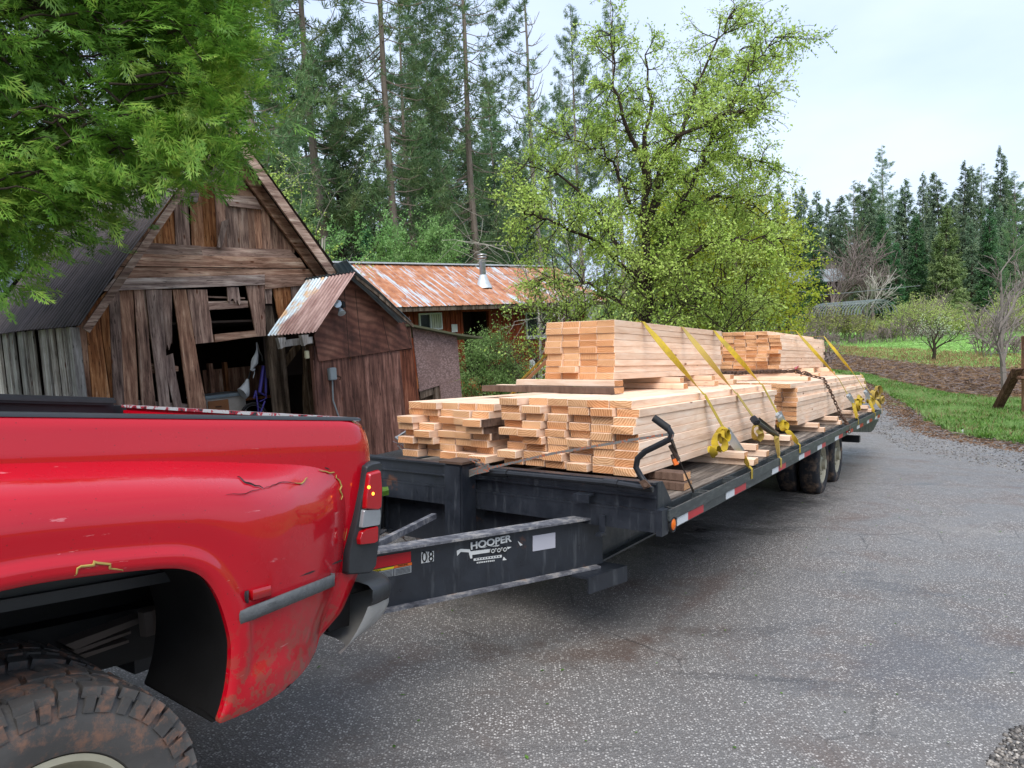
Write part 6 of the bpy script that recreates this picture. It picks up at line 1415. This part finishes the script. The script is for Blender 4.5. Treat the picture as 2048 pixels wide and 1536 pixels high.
def green_pad():
    a=[hit(MT,x,y,2,.80) for x,y in((754,984),(776,982),(778,990),(752,995))]; m=MB(); m.prism(a,(0,0,.03)); o=m.build('moss_pad',M['weed']); o.matrix_world=MT; tag(o,'small bright green pad lying on the far tongue beam beside the tail lamp','pad')
green_pad()
# ------------------------------------------------------------ pickup
def m_red():
    m=Mt('red paint',.35,.0,.15,coat=.85); v=m.vec(); z=m.sep(m.co,2); n=m.noise(v,3,6,.7); f=m.noise(v,28,4,.7); big=m.noise(v,1.1,3)
    c=m.mix(big,hexc('a90016'),hexc('be001c')); 
    sc=m.noise(m.vec((3,3,26),rot=(0,.5,0)),2.2,5,.7); c=m.mix(m.ramp(sc,[(.68,0.),(.7,.5)]),c,hexc('d98f92'))
    low=m.ramp(z,[(.16,1.),(.46,0.)]); lf=m.math('MULTIPLY',low,m.ramp(f,[(.48,0.),(.56,1.)])); c=m.mix(m.math('MULTIPLY',lf,.75),c,hexc('7a4a38'))
    sp=m.vor(m.vec(),46); c=m.mix(m.ramp(sp,[(.06,.7),(.1,0.)]),c,hexc('5c1a14')) 
    m.col(c); m.rough(m.mix(m.math('MULTIPLY',low,.8),m.ramp(n,[(.3,.22),(.7,.3)]),.6)); m.bump(m.noise(v,2.6,2),.05,.02); return m.m
M['red']=m_red()
M['liner']=plain('black wheel liner',hexc('141313'),.6,var=.5,sc=12); M['trim']=plain('black rubbed trim',hexc('2c2e31'),.45,var=.4,sc=14,bump=.15); M['bumper']=plain('dull grey bumper steel',hexc('9a9894'),.4,.15,var=.25,sc=5)
M['mouldgrey']=plain('scuffed grey moulding',hexc('5d5f60'),.6,var=.55,sc=26,bump=.5); M['fibre']=plain('torn fibreglass',hexc('a08a4a'),.9,var=.4,sc=40); M['peel']=(lambda m:(m.col(m.ramp(m.noise(m.vec((1,1,1)),14,4,.7),[(.42,hexc('a5a5a5')),(.5,hexc('8f1226')),(.58,hexc('1c1c1e'))],'CONSTANT')),m.m)[-1])(Mt('peeling paint',.5))
M['mudtyre']=(lambda m:(m.col(m.mix(m.ramp(m.noise(m.vec(),11,6,.75),[(.5,0.),(.64,.75)]),m.mix(m.noise(m.vec(),5,4),hexc('2d2c2c'),hexc('625f5c')),hexc('8a6450'))),m.bump(m.noise(m.vec(),22,5),.4,.006),m.m)[-1])(Mt('muddy tyre',.6,0,.4))
def Bs(s,z=.45):
    if s>.45: se=.90 if z<.17 else (.90+.12*sm(.17,.5,z)+.02*sm(.5,.8,z)); t=min(1,(s-.45)/(se-.45)); return .2*(1-t**1.9)
    if s<-.5: t=min(1,(-.5-s)/.6); return .2*(1-t**2.1)
    return .2
def th(px,py,o): p=hit(MK,px,py,1,-o); return p.x,p.z
def ts(px,py,ex=0):
    o=.2
    for _ in range(12): s,z=th(px,py,o+ex); o=o*.5+Bs(s,z)*.5
    return Vector((s,-(o+ex),z))
def interp(tab,z):
    for (z0,s0),(z1,s1) in zip(tab,tab[1:]):
        if z0<=z<=z1: return s0+(s1-s0)*(z-z0)/(z1-z0)
    return tab[0][1] if z<tab[0][0] else tab[-1][1]
def truck():
    e=empty('pickup_truck',MK@Matrix.Translation((0,.9,-.39)),'red pickup truck with cracked flared rear fender and black tail lamp surround','pickup truck')
    off=Matrix.Translation((0,-.9,.39))
    def bld(m,name,mats,par=None,smooth=False):
        o=m.build(name,mats,par or e,smooth)
        if par is None: o.matrix_local=off
        return o
    SE=[(.10,.86),(.17,.90),(.193,.974),(.268,1.077),(.35,1.122),(.394,1.145),(.52,1.170),(.63,1.178),(.82,1.166),(.90,1.152),(.94,1.138),(.965,1.118),(.978,1.09)]
    # bed side panel
    m=MB()
    def osf(s,z,se):
        d=max(0,(s-(se-.10))/.10); o=-.055*d*d
        if z>.88: o-=.16*(z-.88)+1.6*max(0,z-.95)**2*10
        o+=.008*math.sin((z-.5)*4)
        return o
    def panel(s0,z0,z1,nz,ns):
        G=[]
        for i in range(nz+1):
            z=z0+(z1-z0)*i/nz; se=interp(SE,z); st=s0(z) if callable(s0) else s0
            G.append([Vector((st+(se-st)*j/ns,-osf(st+(se-st)*j/ns,z,se),z)) for j in range(ns+1)])
        return G
    m.sheet(panel(-1.6,.60,.978,26,70)); 
    def st(z): return .80
    m.sheet(panel(st,.165,.60,22,20))
    bed=bld(m,'bed_side',M['red'],smooth=2)
    # crease lip above flare
    # flared fender
    Lp=[(-1.5,.10),(-1.2,.11),(-.9,.12),(-.62,.14),(-.47,.15),(-.455,.3),(-.435,.42),(-.39,.50),(-.325,.565),(-.22,.603),(-.1,.614),(0,.613),(.113,.608),(.2,.602),(.258,.594),(.300,.577),(.330,.555),(.357,.522),(.383,.474),(.405,.415),(.420,.363),(.424,.308),(.418,.228),(.403,.172),(.39,.146),(.43,.148),(.50,.151),(.58,.154),(.66,.157),(.74,.160),(.81,.164),(.86,.168),(.888,.170)]
    Up=[(-1.5,.86),(-1.2,.862),(-.9,.865),(-.7,.868),(-.6,.869),(-.52,.869),(-.45,.869),(-.37,.868),(-.3,.868),(-.22,.868),(-.1,.868),(0,.866),(.113,.864),(.2,.862),(.27,.860),(.34,.858),(.40,.855),(.46,.852),(.53,.848),(.60,.844),(.67,.840),(.74,.837),(.80,.834),(.86,.829),(.92,.818),(.965,.80),(1.0,.775),(1.03,.735),(1.045,.66),(1.03,.547),(1.006,.443),(.965,.32),(.895,.172)]
    def res(P,k):
        out=[]
        for i in range(len(P)-1):
            for j in range(k): t=j/k; out.append((P[i][0]*(1-t)+P[i+1][0]*t,P[i][1]*(1-t)+P[i+1][1]*t))
        out.append(P[-1]); return out
    def smooth(P,n=2):
        for _ in range(n): P=[P[0]]+[((P[i-1][0]+2*P[i][0]+P[i+1][0])/4,(P[i-1][1]+2*P[i][1]+P[i+1][1])/4) for i in range(1,len(P)-1)]+[P[-1]]
        return P
    A=smooth(res(Up,3),5); B=smooth(res(Lp,3),2); NR=26; G=[]
    for r in range(NR+1):
        t=r/NR; row=[]
        for (us,uz),(ls,lz) in zip(A,B):
            s=us+(ls-us)*t; z=uz+(lz-uz)*t; b=Bs(s,z)
            edge=1-(1-min(1,t*3.2))**2.4           # quick shoulder
            f=.52*edge+.48*(1-(1-min(1,t*1.7))**2)
            if t>.80: f+=.09*min(1,(t-.80)/.05)
            if t>.97: f-=.05
            o=b*f+.006-.012*(1-min(1,t*6))
            row.append(Vector((s,-o,z)))
        G.append(row)
    m=MB(); m.sheet(G); fen=bld(m,'fender',M['red'],smooth=2)
    # lip of the arch turned inwards + liner
    lip=G[-1]; i0=[i for i,(s,z) in enumerate(B) if s>-.48][0]; i1=[i for i,(s,z) in enumerate(B) if abs(s-.39)<.012 and z<.16][0]
    lp=lip[i0:i1+1]
    m=MB(); m.sheet([lip,[p+Vector((0,.018,.002)) for p in lip]]); bld(m,'fender_lip',M['red'],fen,True)
    m=MB(); m.sheet([[p+Vector((0,.016,0)) for p in lp],[p+Vector((.012,.10,.0)) for p in lp],[p+Vector((.0,.24,-.0)) for p in lp],[p+Vector((-.02,.36,.02)) for p in lp]]); bld(m,'wheel_liner',M['liner'],None,2)
    m=MB(); P=[Vector((.39,-.19,.146)),Vector((.66,-.17,.157)),Vector((.888,-.01,.17)),Vector((.86,.2,.19)),Vector((.39,.17,.16))]; m.prism(P,(0,0,.004)); bld(m,'fender_floor',M['liner'])
    # raised scuffed moulding and side marker on the flare
    def strip(c,h0,name,mat,n=14):
        # c: four px corners TL,TR,BR,BL
        T=[];Bt=[]
        for k in range(n+1):
            t=k/n; T.append((c[0][0]*(1-t)+c[1][0]*t,c[0][1]*(1-t)+c[1][1]*t)); Bt.append((c[3][0]*(1-t)+c[2][0]*t,c[3][1]*(1-t)+c[2][1]*t))
        rows=[]
        for w,ex in((0,0.004),(.06,h0*.8),(.3,h0),(.7,h0),(.94,h0*.8),(1,.004)):
            rows.append([ts(a[0]*(1-w)+b[0]*w,a[1]*(1-w)+b[1]*w,ex) for a,b in zip(T,Bt)])
        for r in rows:
            r[0]=Vector((r[1].x-.004,r[1].y+h0*.9 if r is not rows[0] else r[1].y,r[1].z)); r[-1]=Vector((r[-2].x+.004,r[-2].y+h0*.9,r[-2].z))
        m=MB(); m.sheet(rows); return bld(m,name,mat,None,True)
    strip([(465,1226),(686,1141),(686,1166),(466,1257)],.03,'moulding',M['mouldgrey'])
    strip([(497,1181),(551,1167),(551,1190),(497,1205)],.022,'side_marker',M['redlens'],6); strip([(492,1182),(500,1179),(500,1207),(492,1207)],.018,'marker_base',M['trim'],3)
    # crease groove above moulding: thin dark line
    m=MB(); P=[ts(x,y,.003) for x,y in((443,1201),(500,1183),(560,1166),(620,1145),(684,1121))]; m.tube(P,.003,5); bld(m,'body_crease',M['liner'],fen)
    # torn fibreglass
    def crack(pts,r,mat='fibre',ex=.003,surf=True):
        m=MB(); P=[(ts(x,y,ex) if surf else Vector((th(x,y,.02)[0],-.022,th(x,y,.02)[1]))) for x,y in pts]; n=len(P); m.tube(P,[r*(.35+.65*math.sin(math.pi*(i+.3)/n)) for i in range(n)],5); bld(m,'crack',M[mat],fen)
    # cracks need the true shoulder surface: find nearest grid point along the sight line
    import itertools
    flat=[p for row in G for p in row]; MKo=MK
    scr=[]
    inv=(Matrix.Translation((0,0,EYE))@RT.to_4x4()).inverted()
    for p in flat:
        q=inv@(MKo@p); scr.append((1024+FPX*q.x/-q.z,768-FPX*q.y/-q.z))
    scr=np.array(scr)
    def sp(x,y,ex=.003):
        d=((scr-np.array([x,y]))**2).sum(1); idx=np.argsort(d)[:4]; w=1/(d[idx]+1); w/=w.sum(); p=Vector((0,0,0))
        for i,k in zip(idx,w): p+=flat[i]*float(k)
        return p+Vector((0,-ex,ex*.6))
    def crk(pts,r,mat='fibre'):
        r*=.62; g=random.Random(int(pts[0][0])); q2=[]
        for (a,b),(c,d) in zip(pts,pts[1:]):
            for k in range(3): q2.append((a+(c-a)*k/3+g.uniform(-1.5,1.5),b+(d-b)*k/3+g.uniform(-1.5,1.5)))
        pts=q2+[pts[-1]]
        m=MB(); P=[sp(*q) for q in pts]; n=len(P); m.tube(P,[r*(.3+.7*math.sin(math.pi*(i+.4)/n)) for i in range(n)],5); bld(m,'crack',M[mat],fen)
    crk([(472,952),(486,962),(503,970),(525,977)],.004,'liner'); crk([(525,977),(545,971),(565,966),(590,968)],.0022,'liner'); crk([(590,968),(602,966),(613,958)],.004); crk([(453,990),(490,988),(522,978)],.0018,'liner')
    crk([(632,928),(650,937),(665,942),(684,944)],.0055,'liner'); crk([(640,938),(655,943),(668,946),(686,946)],.0045); crk([(671,948),(679,965),(681,985),(682,1000)],.005); crk([(700,960),(708,985),(703,1030),(690,1080)],.0025)
    crk([(140,1154),(155,1143),(175,1131),(195,1124),(215,1132),(225,1140),(243,1142)],.0055)
    # rail caps, far bed side, tailgate, bed floor
    m=MB(); G2=[[Vector((-1.6+2.68*j/20,y,z)) for j in range(21)] for y,z in((.015,.976),(.018,.984),(.05,.988),(.09,.984),(.092,.95))]; m.sheet(G2); bld(m,'rail_cap',M['trim'],None,2)
    m=MB(); m.bevbox((-1.6,1.80,.985),(.35,1.95,1.035),.015); m.bevbox((.36,1.82,.98),(1.06,1.95,1.02),.012); bld(m,'bed_rail',M['trim'])
    m=MB(); m.box((-1.6,1.88,.2),(1.15,1.95,.98)); m.box((-1.6,.02,.5),(1.1,1.9,.53)); m.box((-1.62,.0,.2),(-1.58,1.95,.98)); m.box((-1.6,.04,.53),(1.12,.09,.95)); bld(m,'bed_box',M['trim'])
    m=MB(); m.bevbox((1.10,.10,.42),(1.155,1.85,.972),.015); tg=bld(m,'tailgate',M['red']); m=MB(); m.box((1.095,.1,.9715),(1.15,1.85,.985)); o=m.build('tailgate_cap',M['peel'],tg)
    # tail lamp: black surround and three lenses (traced, o = outboard offset)
    def pad(pts,o,h,name,mat,inset=.12,par=None,rows=3,scale=3.49,ox=640,oy=880):
        P=[]
        for x,y in pts: s,z=th(ox+x/scale,oy+y/scale,o); P.append(Vector((s,-o,z)))
        # round the outline
        Q=[]
        n=len(P)
        for i in range(n):
            a,b,c=P[i-1],P[i],P[(i+1)%n]; Q+= [b.lerp(a,.18),b.lerp(a,.06),b.lerp(c,.06),b.lerp(c,.18)]
        c=sum(Q,Vector())/len(Q); rings=[Q]
        for k in range(1,rows+1):
            t=k/rows; ins=inset*t*t; rings.append([q.lerp(c,ins)+Vector((0,-h*math.sin(t*1.57),0)) for q in Q])
        m=MB(); R=[r+[r[0]] for r in rings]; m.sheet(R); last=rings[-1]; m.add(last,[tuple(range(len(last)))]); back=[p+Vector((0,.03,0)) for p in Q]; m.sheet([back+[back[0]],R[0]])
        o_=bld(m,name,mat,par,2); return o_
    sur=pad([(302,180),(340,160),(398,148),(408,168),(404,210),(412,330),(410,480),(400,600),(380,760),(366,880),(330,928),(172,938),(178,790),(235,560),(280,330)],.012,.02,'tail_lamp_surround',M['trim'],.03)
    pad([(322,228),(400,205),(409,330),(404,470),(385,488),(292,480),(296,400)],.030,.022,'red_lens',M['redlens'],.10,sur)
    pad([(285,486),(402,478),(405,520),(398,590),(268,612),(275,560)],.030,.018,'clear_lens',M['clearlens'],.06,sur)
    pad([(268,640),(300,616),(386,596),(384,700),(360,716),(256,728),(252,690)],.030,.02,'red_lens',M['redlens'],.08,sur)
    # lit filament glow seen in the upper lens
    m=MB()
    for x,y in((342,330),(370,375)):
        s,z=th(640+x/3.49,880+y/3.49,.052); 
        P=Vector((s,-.0535,z)); m.tube([P+Vector((0,.004,0)),P],[.006,.006],8)
    bld(m,'lamp_spot',M['spot'],sur)
    # bumper
    m=MB(); G=[]
    def plan(u,s0):  # u 0..1 from the forward end of the wrap to the middle
        if u<.45: t=u/.45; return Vector((s0+(1.20-s0)*t,-.035+.02*t*t,0))
        if u<.7: t=(u-.45)/.25; a=t*1.57; return Vector((1.20+.10*math.sin(a),-.015+.14*(1-math.cos(a)),0))
        t=(u-.7)/.3; return Vector((1.30+.02*t,.125+1.0*t,0))
    for z,so_,si in zip((.285,.265,.24,.213,.19,.17,.154,.142),(1.228,1.229,1.215,1.184,1.135,1.08,1.04,1.012),(1.11,1.10,1.085,1.065,1.045,1.025,1.005,.985)):
        row=[]
        for u in np.linspace(0,1,26):
            if u<.45: t=u/.45; p=Vector((si+(so_-.02-si)*t,-.035+.02*t*t,z))
            else:
                p=plan(u,1.1); p.x+=so_-1.20-.02; p.z=z
            row.append(p)
        G.append(row)
    m.sheet(G); G2=[[Vector((p.x,1.95-p.y,p.z)) for p in r] for r in G]; m.sheet(G2); bp=bld(m,'bumper',M['bumper'],None,2)
    m=MB(); m.box((1.0,.05,.2),(1.10,1.9,.42)); bld(m,'bumper_backing',M['liner'])  # black box added to darken the shaded gap behind the bumper
    m=MB(); G=[]
    for ins,z in((0.0,.285),(-.012,.30),(-.012,.345),(.01,.362),(.05,.368),(.12,.368)):
        row=[]
        for u in np.linspace(.08,1,20):
            p=plan(u,1.10); c=Vector((1.0,.5,0)); d=(p-c); d.z=0; p=p-d.normalized()*ins; p.z=z; row.append(p)
        G.append(row)
    m.sheet(G); m.sheet([[Vector((p.x,1.95-p.y,p.z)) for p in r] for r in G]); m.box((1.12,.1,.30),(1.25,1.85,.36)); bld(m,'bumper_pad',M['trim'],None,2)
    # chassis, leaf spring, axle, exhaust
    m=MB()
    for y in(.42,1.45): m.box((-1.6,y,.17),(1.1,y+.09,.32))
    m.box((.75,.42,.2),(.85,1.5,.3)); m.box((-1.6,.50,.115),(.62,.515,.6)); m.box((-.9,.42,.2),(-.8,1.5,.3)); m.box((1.1,.9,.05),(1.45,1.05,.15)); bld(m,'chassis',M['liner'])
    m=MB(); q=lambda x,y:hit(MK,x,y,1,.36)
    for a,b,c,d in(((130,1290),(288,1232),(288,1243),(150,1300)),((145,1302),(262,1262),(262,1267),(155,1308)),((160,1310),(258,1280),(258,1285),(170,1316))): m.prism([q(*a),q(*b),q(*c),q(*d)],(0,.07,0))
    m.tube([q(285,1215)+Vector((0,-.03,0)),q(290,1262)+Vector((0,-.03,0))],.03,8); bld(m,'leaf_spring',M['spring'])
    m=MB(); m.tube([(0,.2,0),(0,1.7,0)],.06,10); m.tube([(0,.75,0),(0,.85,0),(0,1.05,0),(0,1.15,0)],[.06,.16,.16,.06],14); bld(m,'axle',M['liner'],None,True)
    for sd in(0,1):
        for j,y in enumerate((-.17,.115)):
            Q=Matrix.Translation((0,y,0)) if sd==0 else Matrix.Translation((0,1.95-y,0))@Matrix.Rotation(math.pi,4,'Z')
            w=wheel(e,'wheel',off@Matrix.Translation((0,0,-.03))@Q,.362,.22,.2,M['mudtyre'],M['rimcream'],46 if sd==0 else 0,8,seg=72)
truck_spot=Mt('lit bulb',.3); truck_spot.b.inputs['Emission Color'].default_value=(1,.25,.02,1); truck_spot.b.inputs['Emission Strength'].default_value=4; truck_spot.col((.9,.2,.02,1)); M['spot']=truck_spot.m
M['spring']=plain('dusty spring steel',hexc('6d625a'),.6,.3,var=.3)
truck()

# lettering becomes real meshes
bpy.context.view_layer.update(); dg=bpy.context.evaluated_depsgraph_get()
for o in TXT:
    me=bpy.data.meshes.new_from_object(o.evaluated_get(dg)); n=bpy.data.objects.new('lettering',me); COL.objects.link(n); n.parent=o.parent; n.matrix_local=o.matrix_local.copy(); bpy.data.objects.remove(o)
